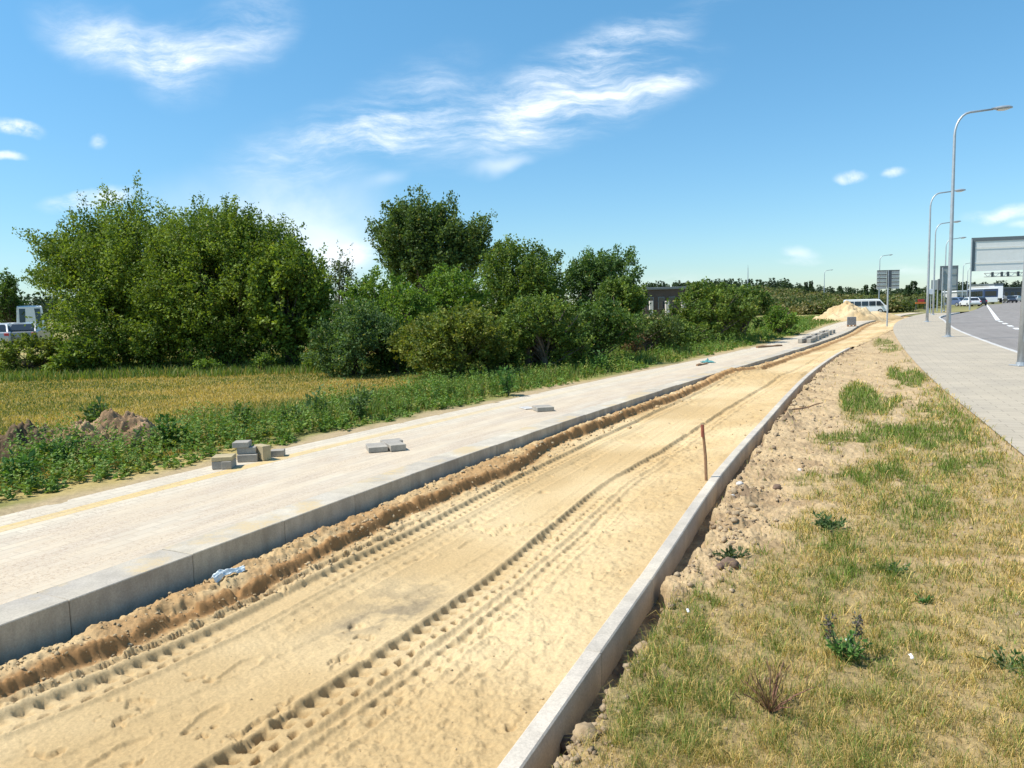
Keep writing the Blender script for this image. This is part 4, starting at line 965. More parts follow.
sign_rect('billboard', 90, 975.6, 1046, 237.3, 271, 309, 'large pale grey board seen from behind at the right edge, on tall legs', (-1.0, .9), .42, cat='sign board', legr=.09, mat=simple('pale_board_back', (.74, .74, .70), .6, .04, 2)).rotation_euler = (0, 0, -.22)
# traffic light with small signs
lx, ly = bp(937, 311.5); r_ = empty('traffic_light', (lx, ly, 0), 0, label='dark traffic light with small boards between the lamp posts', cat='traffic light')
zz = at(937, 279, ly)[2]
MB().tube([(0, 0, 0), (0, 0, zz)], .06, 8).build('post', METAL, r_)
hd = MB().box(-.02, .45, -.16, .10, zz-1.25, zz, bev=.03).build('signal_head', METAL_D, r_)
for k in range(3): MB().tube([(.215, -.16, zz-.22-k*.4), (.215, -.28, zz-.22-k*.4)], .13, 10, cap=False).build('visor', METAL_D, hd)
MB().box(-.75, -.06, -.02, .01, zz-1.15, zz-.1, bev=.01).build('back_board', SIGNBACK, r_)
lx, ly = bp(932.5, 314); r_ = empty('round_sign', (lx-.2, ly, 0), 0, label='small round pale sign on a low post by the second lamp', cat='road sign')
zz = at(932, 291.5, ly)[2]; MB().tube([(0, 0, 0), (0, 0, zz)], .03, 8).build('post', METAL, r_); MB().tube([(0, -.03, zz), (0, -.06, zz)], .26, 20).build('disc', WHITEP, r_)
# road works barrier
lx, ly = bp(937, 309); r_ = empty('barrier', (lx, ly+4, -.05), 0, label='low barrier with red and orange bands at the junction', cat='barrier')
ORG = simple('orange_paint', (.75, .20, .04), .5, .05, 4); RED = simple('red_paint', (.5, .04, .05), .5, .05, 4)
MB().box(-.7, .7, -.04, .04, .75, .95, bev=.01).build('board', ORG, r_); MB().box(-.35, .5, -.04, .04, 1.0, 1.35, bev=.01).build('mesh_panel', RED, r_)
for k in (-.6, .6): MB().box(k-.04, k+.04, -.25, .25, 0, .06).box(k-.03, k+.03, -.035, .035, .06, 1.55).build('foot', METAL_D, r_)
# gantry far down the road
r_ = empty('gantry', (at(1003, 290, 185)[0], 185, 0), 0, label='steel truss gantry across the road below the big board', cat='gantry')
g = MB(); z0 = at(1003, 276.4, 185)[2]; z1 = at(1003, 272.8, 185)[2]; L0 = -4.8; L1 = 16
for zz in (z0, z1): g.tube([(L0, 0, zz), (L1, 0, zz)], .10, 6)
n = 22
for i in range(n): a = L0+(L1-L0)*i/n; b_ = L0+(L1-L0)*(i+1)/n; g.tube([(a, 0, z0 if i % 2 else z1), (b_, 0, z1 if i % 2 else z0)], .06, 5)
g.build('truss', SIGNBACK, r_); MB().tube([(13, 0, -.2), (13, 0, z1)], .22, 8).build('column', METAL, r_)
for lx in (-2.9, -.6, .9, 3.4): MB().box(lx-.28, lx+.28, -.35, -.12, z0-.05, z1+.25, bev=.03).build('signal_box', METAL_D, r_)

# ------------------------------------------------------------------ vehicles
def loft(mb, secs, mi=0):
    """secs: list of rings (same count)"""
    n = len(secs[0]); vs = [p for s in secs for p in s]; fs = []
    for i in range(len(secs)-1):
        for k in range(n): fs.append((i*n+k, i*n+(k+1) % n, (i+1)*n+(k+1) % n, (i+1)*n+k))
    fs.append(tuple(range(n))[::-1]); fs.append(tuple((len(secs)-1)*n+k for k in range(n))); mb.add(vs, fs, mi)
def car(loc, rz, paint, label, group=None, name='parked_car'):
    r_ = empty(name, loc, rz, label=label, cat='car', group=group)
    # side profile of lower body, lofted across the width; x is forward
    prof = [(-2.15, .38), (-2.2, .62), (-2.15, .88), (-1.7, .97), (-.9, .98), (.9, .96), (1.5, .90), (2.05, .76), (2.2, .58), (2.15, .34), (1.75, .28), (-1.75, .28)]
    b = MB(); secs = []
    for y_, k in ((-.88, .93), (-.80, 1.0), (0, 1.01), (.80, 1.0), (.88, .93)):
        secs.append([(x*k if abs(x) > 1 else x, y_, .60+(z-.60)*k) for x, z in prof])
    loft(b, secs); b.build('body', paint, r_, smooth=False)
    cab = [(-1.95, .955), (-1.35, 1.40), (-.4, 1.47), (.25, 1.43), (1.05, .95)]
    b = MB(); secs = []
    for y_, k, dz in ((-.78, 1, 0), (-.60, .96, .0), (0, .97, .02), (.60, .96, 0), (.78, 1, 0)):
        secs.append([(x*k, y_*(1 if z < 1 else .86), z+(dz if z > 1 else 0)) for x, z in cab])
    loft(b, secs); cb = b.build('cabin', paint, r_, smooth=False)
    for s in (-1, 1):
        def side(x, z): return (x, s*(.78-(z-.95)*.22+.012), z)
        MB().add([side(-1.55, 1.02), side(-.42, 1.02), side(-.42, 1.39), side(-1.22, 1.34)], [(0, 1, 2, 3)]).build('side_window', GLASSD, cb); MB().add([side(-.36, 1.02), side(.80, 1.02), side(.25, 1.36), side(-.36, 1.39)], [(0, 1, 2, 3)]).build('side_window', GLASSD, cb)
    MB().add([(1.02, -.66, 1.0), (1.02, .66, 1.0), (.32, .57, 1.40), (.32, -.57, 1.40)], [(0, 1, 2, 3)]).build('windscreen', GLASSD, cb)
    MB().add([(-1.90, -.66, 1.02), (-1.90, .66, 1.02), (-1.40, .57, 1.385), (-1.40, -.57, 1.385)], [(0, 1, 2, 3)]).build('rear_window', GLASSD, cb)
    for s in (-1, 1):
        for x in (-1.35, 1.38):
            t_ = MB().tube([(x, s*.72, .32), (x, s*.90, .32)], .32, 18).build('wheel', RUBBER, r_); MB().tube([(x, s*.90, .32), (x, s*.915, .32)], .20, 14).build('rim', METAL, t_)
        MB().box(2.02, 2.12, s*.72-.12, s*.72+.12, .62, .74, bev=.02).build('headlight', LAMPGL, r_)
        MB().box(-2.2, -2.1, s*.72-.12, s*.72+.12, .70, .88, bev=.02).build('tail_light', RED, r_)
    return r_
PAINT = {k: simple('car_paint_'+k, c, .22, .03, 2) for k, c in dict(silver=(.50, .53, .56), white=(.75, .76, .77), blue=(.10, .14, .24), dark=(.035, .04, .055), grey=(.22, .24, .25), red=(.4, .03, .03)).items()}
def minibus(loc, rz, label, L=5.9, Hh=2.15, name='minibus', paint=None, cat='minibus'):
    paint = paint or PAINT['white']
    r_ = empty(name, loc, rz, label=label, cat=cat); h = L/2
    prof = [(-h, .45), (-h-.02, 1.2), (-h+.05, Hh-.10), (-h+.25, Hh), (h-1.35, Hh), (h-1.05, Hh-.08), (h-.42, 1.18), (h-.05, .98), (h, .60), (h-.05, .38), (h-.6, .30), (-h+.5, .30)]
    b = MB(); secs = []
    for y_, k in ((-.95, .955), (-.88, 1), (0, 1.01), (.88, 1), (.95, .955)): secs.append([(x*k, y_*(1-(.07 if z > 1.2 else 0)*(z-1.2)), .9+(z-.9)*k) for x, z in prof])
    loft(b, secs); b.build('body', paint, r_)
    n = 4; x0 = -h+.35; x1 = h-1.55; wl = (x1-x0)/n
    zt_ = Hh-.28; zb_ = 1.12
    for s in (-1, 1):
        def side(x, z): return (x, s*(.95-(z-1.2)*.066+.012), z)
        for i in range(n): a = x0+i*wl+.05; c = x0+(i+1)*wl-.05; MB().add([side(a, zb_), side(c, zb_), side(c, zt_), side(a, zt_)], [(0, 1, 2, 3)]).build('side_window', GLASSD, r_)
        MB().add([side(x1+.05, zb_), side(h-.58, zb_), side(h-1.05, zt_), side(x1+.05, zt_)], [(0, 1, 2, 3)]).build('front_door_window', GLASSD, r_)
        for x in (-h+1.05, h-1.0):
            t_ = MB().tube([(x, s*.78, .34), (x, s*.965, .34)], .34, 18).build('wheel', RUBBER, r_); MB().tube([(x, s*.965, .34), (x, s*.98, .34)], .2, 14).build('rim', METAL, t_)
        MB().box(h-.14, h-.01, s*.72-.13, s*.72+.13, .68, .85, bev=.02).build('headlight', LAMPGL, r_)
        MB().box(h-1.0, h-.86, s*1.0, s*1.0+s*.18, 1.15, 1.4, bev=.03).build('mirror', METAL_D, r_)
    MB().add([(h-.40, -.80, 1.22), (h-.40, .80, 1.22), (h-1.03, .76, Hh-.14), (h-1.03, -.76, Hh-.14)], [(0, 1, 2, 3)]).build('windscreen', GLASSD, r_)
    MB().box(h-.03, h+.04, -.85, .85, .42, .60, bev=.03).build('bumper', METAL_D, r_)
    MB().add([(-h-.035, .74, 1.25), (-h-.035, -.74, 1.25), (-h+.025, -.70, Hh-.22), (-h+.025, .70, Hh-.22)], [(0, 1, 2, 3)]).build('rear_window', GLASSD, r_)
    return r_
vx = at(866, 305, 103)[0]; minibus((vx-.1, 103, -.50), -.32, 'white minibus with dark windows standing behind the sand heap', 5.5, 2.0)
# parked cars at the far left
for (px, Y, rz, p, lb) in ((-2, 47, 2.0, 'silver', 'silver blue car parked nearest the left edge of the picture'), (13, 50, 1.95, 'white', 'white car parked between two others below the white van'), (29, 48, 1.9, 'grey', 'grey car half behind the big tree, rightmost of those parked')):
    car((at(px, 320, Y)[0], Y, 0), rz, PAINT[p], lb, 'cars parked beyond the meadow')
minibus((at(13, 320, 60)[0], 62, 0), PI/2+.60, 'white high roofed van behind the parked cars at the left', 6, 2.75, name='parked_van', cat='van')
# traffic on the far road
def on(px, Y): return (at(px, 300, Y)[0], Y, ZR)
RD = math.atan2(1, .62)
for (px, Y, rz, p, lb) in ((970, 118, RD+.35, 'white', 'white car in front of the leg of the big board'), (978, 128, RD+.25, 'dark', 'dark car just right of the white one by the board leg'), (953.5, 122, RD+.9, 'blue', 'dark blue car behind the near lamp post'),
        (968, 150, RD+.4, 'grey', 'grey car behind the white one by the board leg'), (1001.5, 185, RD+PI+.25, 'white', 'white car coming towards us on the right lane'), (1010, 158, RD+PI+.2, 'dark', 'dark car nearest to us on the right lane'), (1015, 175, RD+PI-.3, 'silver', 'silver car at the far right of the road'), (1006, 215, RD+PI, 'grey', 'grey car behind the white oncoming one'), (945, 150, 1.2, 'silver', 'silver car seen behind the traffic light')):
    car((on(px, Y)[0], Y, ZR if px > 960 else -.05), rz, PAINT[p], lb, 'cars on the far road', name='car')
# bus seen from behind
def bus(px, Y, rz, label, L=11, Wd=2.5, Hh=3.1):
    r_ = empty('bus', on(px, Y), rz, label=label, cat='bus'); h = L/2; w_ = Wd/2
    NAVY = simple('navy_paint', (.05, .08, .16), .3, .05, 2)
    MB().box(-h, h, -w_, w_, .35, 1.35, bev=.08).build('lower_body', PAINT['white'], r_); MB().box(-h, h, -w_, w_, 1.35, Hh-.25, bev=.06).build('upper_body', NAVY, r_)
    MB().box(-h-.05, h+.05, -w_-.03, w_+.03, Hh-.25, Hh, bev=.1).build('roof', PAINT['white'], r_)
    for s in (-1, 1):
        for i in range(6): a = -h+.5+i*(L-1)/6; MB().box(a, a+(L-1)/6-.15, s*(w_+.003) if s > 0 else -w_-.018, w_+.018 if s > 0 else -w_-.003, 1.5, 2.55).build('window', GLASSD, r_)
        for x in (-h+2.6, h-2.4): MB().tube([(x, s*(w_-.3), .5), (x, s*(w_+.02), .5)], .5, 16).build('wheel', RUBBER, r_)
    MB().box(-h-.02, -h-.004, -w_+.3, w_-.3, 1.6, 2.5).build('rear_window', GLASSD, r_)
    return r_
bus(982, 150, RD+.25, 'bus with white roof and dark windows seen from behind on the far road')
r_ = empty('lorry', on(995.5, 168), RD, label='white box lorry right of the bus', cat='lorry')
MB().box(-4.5, 2.6, -1.25, 1.25, 1.0, 3.6, bev=.05).build('box_body', PAINT['white'], r_); MB().box(2.75, 4.4, -1.15, 1.15, .6, 2.8, bev=.2).build('cab', PAINT['white'], r_)
for s in (-1, 1):
    for x in (-3.3, -2.2, 3.4): MB().tube([(x, s*.8, .5), (x, s*1.15, .5)], .5, 14).build('wheel', RUBBER, r_)

# ------------------------------------------------------------------ buildings
def building(name, px0, px1, Y, top, label, wall, dep=10, cols=5, base=0, rows=1, roof=None):
    a = at(px0, top, Y); b_ = at(px1, top, Y); w_ = b_[0]-a[0]; zt_ = (a[2]+b_[2])/2
    r_ = empty(name, ((a[0]+b_[0])/2, Y, base), 0, label=label, cat='building')
    zt_ -= base
    MB().box(-w_/2, w_/2, 0, dep, 0, zt_-.3).build('wall', wall, r_)
    MB().box(-w_/2-.2, w_/2+.2, -.2, dep+.2, zt_-.295, zt_, bev=.03).build('roof', roof or SIGNFRAME, r_)
    hh = (zt_-.6)/rows
    for j in range(rows):
        for i in range(cols):
            x0 = -w_/2+w_*(i+.2)/cols; x1 = -w_/2+w_*(i+.8)/cols
            f = MB().box(x0, x1, -.05, -.003, hh*j+hh*.3, hh*j+hh*.8).build('window', SIGNFRAME, r_); MB().box(x0+.08, x1-.08, -.07, -.052, hh*j+hh*.3+.08, hh*j+hh*.8-.08).build('pane', GLASSD, f)
    return r_
PALEW = simple('pale_cladding', (.50, .49, .46), .7, .05, .5); DARKW = simple('dark_brown_cladding', (.075, .055, .045), .8, .2, .8)
building('warehouse', 994.5, 1003, 215, 283.5, 'pale block shaped building above the far cars', PALEW, 12, 3)
building('warehouse', 1003.5, 1040, 205, 287, 'low dark fronted hall at the right edge beyond the cars', simple('dark_cladding', (.08, .085, .10), .6, .1, .8), 14, 6)
building('kiosk', 957, 969, 160, 290.5, 'small pale kiosk with flat roof left of the bus', PALEW, 5, 3, roof=WHITEP)
b_ = building('timber_building', 645, 688, 95, 287, 'dark brown building with pale pillars showing through a gap in the bushes', DARKW, 10, 4, rows=1)
for px in (651, 667, 683):
    x_ = at(px, 300, 94)[0]-b_.location.x; c = MB().box(x_-.22, x_+.22, -1.3, -.8, 0, at(px, 301, 94)[2], bev=.02).build('pillar', simple('pale_render', (.62, .56, .50), .8, .08, 2), b_)

# ------------------------------------------------------------------ things on the path
def blk(mb, cx, cy, z, L, Wd, Hb, rz, bev=.004):
    M = Matrix.Translation((cx, cy, z)) @ Matrix.Rotation(rz, 4, 'Z'); mb.box(-L/2, L/2, -Wd/2, Wd/2, 0, Hb, M=M, bev=bev)
def paver(cx, cy, z, rz, label, L=.2, Wd=.1, Hb=.08, mat=None, name='paving_block', group='loose paving blocks on the path edge'):
    o = MB().box(-L/2, L/2, -Wd/2, Wd/2, 0, Hb, bev=.004).build(name, mat or BLOCK); o.location = (cx, cy, z); o.rotation_euler = (0, 0, rz)
    tag(o, label, 'paving block' if name == 'paving_block' else 'slab', group); return o
c = bp(224.5, 467.5); e = .07
paver(c[0]-.052, c[1], .003, PI/2+.1, 'lower left block of the small separate pile at the left')
paver(c[0]+.052, c[1]-.005, .003, PI/2+.08, 'lower right block of the small separate pile at the left')
paver(c[0], c[1], .085, .12, 'single lying block on top of the small separate pile', mat=BLOCK_Y, L=.21, Wd=.19, Hb=.045)
c = bp(249, 460.5)
paver(c[0]+.0, c[1]+.06, .003, .1, 'block at the bottom of the taller pile, rear one', L=.21)
paver(c[0]+.01, c[1]-.05, .003, .12, 'block at the bottom of the taller pile, front one', L=.21)
paver(c[0]-.01, c[1], .086, .15, 'block in the middle layer of the taller pile', L=.2, Wd=.12, Hb=.07)
paver(c[0]-.065, c[1], .157, .1, 'topmost block overhanging to the left on the taller pile', L=.17, Wd=.16, Hb=.06)
c = bp(263, 459.5)
paver(c[0]-.005, c[1], .003, .9, 'upright yellowish block leaning against the taller pile', L=.1, Wd=.19, Hb=.16, mat=BLOCK_Y)
c = bp(278, 456)
paver(c[0], c[1], .003, .15, 'single low block lying right of the taller pile', L=.15, Wd=.12, Hb=.07)
c = bp(383, 450.5)
paver(c[0]-.075, c[1]+.02, .004, .30, 'left one of three grey slabs lying together on the path', .22, .30, .06, name='slab', group='flat slabs lying on the path')
paver(c[0]+.13, c[1]+.06, .004, .42, 'right thicker one of three grey slabs lying together', .18, .30, .072, name='slab', group='flat slabs lying on the path')
paver(c[0]+.05, c[1]+.33, .004, .42, 'rear one of three grey slabs lying together', .24, .16, .06, name='slab', group='flat slabs lying on the path')
c = bp(543, 410.5)
paver(c[0], c[1], .004, .25, 'grey slab lying alone in the middle of the path', .27, .3, .065, name='slab', group='flat slabs lying on the path')
c = bp(527, 409); paver(c[0], c[1]+.05, .003, .4, 'thin pale board beside the lone slab', .16, .25, .015, CONC_L, name='slab', group='flat slabs lying on the path')
# teal cloth
CLOTH = simple('teal_cloth', (.07, .22, .22), .8, .25, 12)
c = bp(707, 362.5); n = 22
gx, gy = np.meshgrid(np.linspace(-.5, .5, n), np.linspace(-.5, .5, n)); zz = .015+.14*np.maximum(0, fbm(gx*2+3, gy*2, 2.0, 3, 77)+.25)*np.exp(-(gx**2+gy**2)*6)
ii = np.arange(n*n).reshape(n, n); Fq = np.stack([ii[:-1, :-1].ravel(), ii[:-1, 1:].ravel(), ii[1:, 1:].ravel(), ii[1:, :-1].ravel()], 1)
rad = 1+.3*fbm(gx*2, gy*2, 2, 2, 78)
o = mesh_np('cloth', np.stack([(gx*.30*rad).ravel(), (gy*.42*rad).ravel(), zz.ravel()], 1), Fq, CLOTH, smooth=True); o.location = (c[0], c[1], 0); tag(o, 'crumpled teal cloth lying on the far part of the path', 'cloth')
sm = o.modifiers.new('thick', 'SOLIDIFY'); sm.thickness = .006
def stick(px0, py0, px1, py1, r, label, mat=None, z=.02, name='stick'):
    a = bp(px0, py0); b_ = bp(px1, py1); mb = MB(); pts = [(a[0]+(b_[0]-a[0])*k, a[1]+(b_[1]-a[1])*k, z+.012*math.sin(k*9)) for k in np.linspace(0, 1, 6)]
    o = mb.tube(pts, [r, r*1.1, r, r*.9, r*.8, r*.5], 7).build(name, mat or WOODSTAKE); tag(o, label, 'stick'); return o
stick(697, 366, 708, 364, .03, 'short dark stick beside the teal cloth')
stick(785, 414, 823, 405, .012, 'long thin branch lying on the bare soil right of the edging', z=.03)
stick(757, 348, 782, 346, .05, 'broken plank lying at the weedy far edge of the path')
# bundle of kerb stones
for k in range(7):
    f = k/6; p = bp(808+22*f, 342.5-9.2*f); y_ = p[1]
    for j, (dx) in enumerate((-.2, .12)):
        o = MB().box(-.075, .075, -.48, .48, 0, .16+.03*(k % 2), bev=.01).build('kerb_stone', BLOCK); o.location = (p[0]+dx, p[1], .004+.0); o.rotation_euler = (0, 0, -math.atan(.57)+random.uniform(-.06, .06))
        tag(o, ('left' if j == 0 else 'right')+' row of loose kerb stones on the path, %s' % ['nearest stone', 'second stone from the near end', 'third stone from the near end', 'middle stone', 'third stone from the far end', 'second stone from the far end', 'farthest stone'][k], 'kerb stone', 'kerb stones waiting on the path')
c = bp(851.5, 326.5); s_ = .46
r_ = empty('paver_pallet', (c[0], c[1], 0), -.35, label='cube shaped stack of grey pavers on a pallet before the sand heap', cat='pallet')
MB().box(-s_/2, s_/2, -s_/2, s_/2, 105e-3, .56, bev=.006).build('paver_stack', simple('stacked_pavers', (.17, .17, .17), .85, .3, 14), r_)
pb = MB()
for k in range(5): pb.box(-s_/2-.02, s_/2+.02, -s_/2+k*s_/4.6, -s_/2+k*s_/4.6+.08, .08, .10)
for k in range(3): pb.box(-s_/2+k*(s_-.08)/2, -s_/2+k*(s_-.08)/2+.08, -s_/2, s_/2, .005, .078)
pb.build('pallet_frame', WOODSTAKE, r_)
lay = MB()
for k in range(1, 6): lay.box(-s_/2-.004, s_/2+.004, -s_/2-.004, s_/2+.004, .105+k*.079-.003, .105+k*.079+.003)
lay.build('layer_gap', METAL_D, r_)

# ---- mounds
def mound(name, cx, cy, rx, ry, hh, mat, cfun, label, seed, rz=0, extra=(), n=90, cat='heap', z0=-.05, rough=.22, freq=2.2):
    g = np.linspace(-1.15, 1.15, n); X, Y = np.meshgrid(g, g); rr_ = np.hypot(X, Y)
    nx_ = fbm(X*rx+seed, Y*ry, freq, 6, seed, .6); pr_ = np.maximum(0, 1-rr_)**.95 if name == 'sand_heap' else 1.15*np.sqrt(np.maximum(0, 1-rr_**1.7))*.8
    for (ex, ey, er, eh) in extra: pr_ = np.maximum(pr_, eh*np.maximum(0, 1-np.hypot(X-ex, Y-ey)/er))
    rr2 = 1-pr_/(pr_.max())
    Z = hh*pr_*(1+rough*nx_)+hh*rough*.4*nx_*sst(0, .3, pr_)+z0*sst(.12, 0, pr_)
    Z = np.where(pr_ <= 0, z0-.05, Z)
    x_ = X.ravel()*rx; y_ = Y.ravel()*ry; c, s = math.cos(rz), math.sin(rz)
    ii = np.arange(n*n).reshape(n, n); Fq = np.stack([ii[:-1, :-1].ravel(), ii[:-1, 1:].ravel(), ii[1:, 1:].ravel(), ii[1:, :-1].ravel()], 1)
    o = mesh_np(name, np.stack([x_*c-y_*s, x_*s+y_*c, Z.ravel()], 1), Fq, mat, col=cfun(x_, y_), smooth=True)
    o.location = (cx, cy, 0); tag(o, label, cat); return o
def cmix(a, b, seed, f=3): return lambda x, y: lerpc(a, b, sst(-.4, .4, fbm(x, y, f, 4, seed)))
c = at(846, 315, 57)
mound('sand_heap', c[0], 57, 2.5, 2.4, 1.42, SAND, cmix((.50, .36, .19), (.60, .46, .27), 3, 1.2), 'tall heap of yellow sand beside the white minibus', 3, extra=((-.45, .1, .6, .55), (.45, -.2, .6, .45)), rough=.34, freq=1.7)
c = at(876, 313, 60)
mound('sand_heap', c[0], 60, 2.2, 1.4, .62, SAND, cmix((.50, .36, .19), (.60, .46, .27), 5, 1.2), 'small low pile of sand right of the tall heap', 9, extra=((.5, 0, .5, .6),), rough=.2, freq=1.5)
c = bp(25, 457)
mound('soil_mound', c[0], c[1]+.1, .62, .45, .34, SOIL, cmix((.14, .095, .055), (.26, .18, .11), 6, 5), 'dark brown cloddy soil mound at the left edge of the picture', 12, rough=.6, freq=6, n=110)
c = bp(100, 453)
mound('soil_mound', c[0], c[1]+.15, .72, .5, .40, SOIL, cmix((.28, .18, .10), (.46, .31, .18), 7, 5), 'reddish brown soil mound overgrown by weeds, right of the dark one', 15, extra=((-.55, 0, .5, .8),), rough=.5, freq=6, n=110)

# ---- loose crumbs of sand and soil
def crumbs(name, x, y, z, r, mat, col, label, cat):
    N = len(x); t_ = (1+5**.5)/2
    ico = np.array([(-1, t_, 0), (1, t_, 0), (-1, -t_, 0), (1, -t_, 0), (0, -1, t_), (0, 1, t_), (0, -1, -t_), (0, 1, -t_), (t_, 0, -1), (t_, 0, 1), (-t_, 0, -1), (-t_, 0, 1)])/1.9
    fi = np.array([(0, 11, 5), (0, 5, 1), (0, 1, 7), (0, 7, 10), (0, 10, 11), (1, 5, 9), (5, 11, 4), (11, 10, 2), (10, 7, 6), (7, 1, 8), (3, 9, 4), (3, 4, 2), (3, 2, 6), (3, 6, 8), (3, 8, 9), (4, 9, 5), (2, 4, 11), (6, 2, 10), (8, 6, 7), (9, 8, 1)])
    V = ico[None]*RNG.uniform(.45, 1.45, (N, 12, 1))*RNG.uniform(.5, 1.2, (N, 1, 3))*np.array([1, 1, .8])*r[:, None, None]
    a = RNG.uniform(0, 2*PI, N); c, s = np.cos(a)[:, None], np.sin(a)[:, None]
    V = np.stack([V[..., 0]*c-V[..., 1]*s, V[..., 0]*s+V[..., 1]*c, V[..., 2]], -1)+np.stack([x, y, z+r*.25], 1)[:, None]
    Fq = (np.arange(N)*12)[:, None, None]+fi[None]
    o = mesh_np(name, V.reshape(-1, 3), Fq.reshape(-1, 3), mat, col=np.repeat(col, 12, 0)); tag(o, label, cat, kind='stuff')
x, y, r = sample_polar(60000, 2.5, 22, math.radians(-50), math.radians(34))
a = (x-LKF(y))*COSK; e = np.clip((BERM(y)-LKF(y))*COSK, .18, .45)+.035; b = (RKL(y)-x)*COSK
pd = np.where((a > .05) & (a < e+.22), .75, 0)+np.where((a > e+.2) & (b > .02), .01+.05*sst(.2, .6, fbm(x, y, 1.1, 3, 91))+.10*sst(.9, .2, b), 0)
k = RNG.random(len(x)) < pd; x, y, r = x[k], y[k], r[k]
rad_ = (.003+.010*RNG.random(len(x))**3.5)*np.clip(r/4.5, .8, 2)*np.where((x-LKF(y))*COSK < .6, 1.25, .7)
crumbs('sand_crumbs', x, y, sand_h(x, y)[0], rad_, SAND, lerpc((.46, .33, .18), (.56, .43, .26), RNG.random(len(x))), 'small crumbs of damp sand along the ridge under the kerb', 'sand')
x, y, r = sample_polar(90000, 2.2, 26, math.radians(-5), math.radians(40))
v, cover, green = masks(x, y); k = (v > .10) & (x < PVL(y)-.05) & (RNG.random(len(x)) < (.10+.9*(1-cover))*.42*sst(.1, .6, .3+fbm(x, y, 3.2, 4, 600))+.12*sst(.4, .15, v)); x, y, r, v = x[k], y[k], r[k], v[k]
rad_ = (.0028+.016*RNG.random(len(x))**5)*np.clip(r/4.5, .8, 1.8)*(1+.6*sst(.5, .2, v))
crumbs('soil_crumbs', x, y, verge_h(x, y)[0], rad_, SOIL, lerpc((.30, .21, .13), (.50, .38, .24), RNG.random(len(x))), 'small clods and crumbs of dry soil lying on the bare verge', 'soil')

# ---- stake, plastic, clods, stones, litter
c = bp(708, 477.5); zt = at(704, 425, c[1])[2]
r_ = empty('stake', (c[0]-.012, c[1], -.05), 0, label='slim weathered wooden stake with red painted top standing by the edging', cat='stake')
MB().tube([(0, 0, -.1), (-.012, 0, .25), (-.035, 0, zt-.0)], [.014, .014, .012], 6).build('shaft', WOODSTAKE, r_)
MB().tube([(-.035, 0, zt-.06), (-.040, 0, zt+.052)], [.016, .015], 6).build('painted_top', simple('faded_red_paint', (.30, .09, .055), .8, .25, 30), r_)
def rag(name, px, py, z, L, Wd, rz, mat, label, cat, seed):
    n = 16; gx, gy = np.meshgrid(np.linspace(-1, 1, n), np.linspace(-1, 1, n)); c = bp(px, py, z)
    zz = .05*(fbm(gx, gy, 1.6, 3, seed)+.35); ii = np.arange(n*n).reshape(n, n); Fq = np.stack([ii[:-1, :-1].ravel(), ii[:-1, 1:].ravel(), ii[1:, 1:].ravel(), ii[1:, :-1].ravel()], 1)
    o = mesh_np(name, np.stack([(gx*L*(1+.3*fbm(gx, gy, 1.5, 2, seed+1))).ravel(), (gy*Wd*(1+.4*fbm(gx, gy, 2, 2, seed+2))).ravel(), zz.ravel()], 1), Fq, mat, smooth=True)
    o.location = (c[0], c[1], z); o.rotation_euler = (0, 0, rz); m_ = o.modifiers.new('thick', 'SOLIDIFY'); m_.thickness = .002; tag(o, label, cat)
FILM = simple('plastic_film', (.66, .72, .73), .3, .15, 15)
rag('plastic_sheet', 229, 574, -.135, .13, .028, 1.0, FILM, 'strip of pale blue plastic sheet sticking out at the kerb foot', 'plastic', 5)
def stone(px, py, r, mat, label, z=0.0, name='stone', seed=0, cat='stone', fl=.7, loc=None):
    rng = np.random.default_rng(seed); bm = bmesh.new(); bmesh.ops.create_icosphere(bm, subdivisions=3, radius=1)
    A = np.array([v.co[:] for v in bm.verts]); d = 1+.35*fbm(A[:, 0]+A[:, 2]*1.3+seed, A[:, 1]-A[:, 2], 1.6, 4, seed, .6)
    A = A*d[:, None]*np.array([1, .8, fl])*r; Fq = np.array([[v.index for v in f.verts] for f in bm.faces]); bm.free()
    c = bp(px, py); base = float(verge_h(np.array([c[0]]), np.array([c[1]]))[0][0]) if z is None else z
    o = mesh_np(name, A, Fq, mat, col=np.full((len(A), 3), .5), smooth=False); o.location = (c[0], c[1], base+r*fl*.45); o.rotation_euler = (0, 0, rng.uniform(0, 6)); tag(o, label, cat); return o
CLOD = simple('dry_clod', (.38, .27, .15), .95, .3, 40, bump=.01); STONE = simple('pale_stone', (.50, .47, .43), .85, .2, 30, bump=.004); CLODD = simple('dark_clod', (.17, .11, .075), .95, .3, 40, bump=.01)
for i, (px, py, r, m_, lb) in enumerate(((642, 645, .045, CLOD, 'rounded dry clod of earth at the edge of the cut by the edging'), (730, 566, .055, CLODD, 'dark clod beside the hole in the grass'), (720, 569, .03, CLODD, 'smaller dark clod left of the dark one by the hole'), (740, 486, .035, STONE, 'pale stone on bare soil just right of the stake'),
        (777, 487, .04, CLODD, 'dark flat clod on bare soil further right of the stake'), (733, 497, .02, STONE, 'small white stone below the pale one'), (608, 676, .05, CLOD, 'brown clod fallen against the edging'), (572, 712, .06, CLODD, 'big crumbly dark clod in the cut beside the nearest edging'), (590, 700, .05, CLODD, 'crumbly clod right of the big one in the cut'), (585, 735, .055, CLOD, 'lighter clod below the big crumbly one'), (625, 612, .03, CLOD, 'small clod high in the cut by the edging'), (800, 470, .025, STONE, 'tiny pale stone in the middle of the bare soil'))):
    stone(px, py, r, m_, lb, None, 'stone' if m_ is STONE else 'clod', i+3, 'stone' if m_ is STONE else 'clod')
c = bp(850, 646)
LIT = simple('white_plastic', (.8, .8, .8), .5, .03, 4)
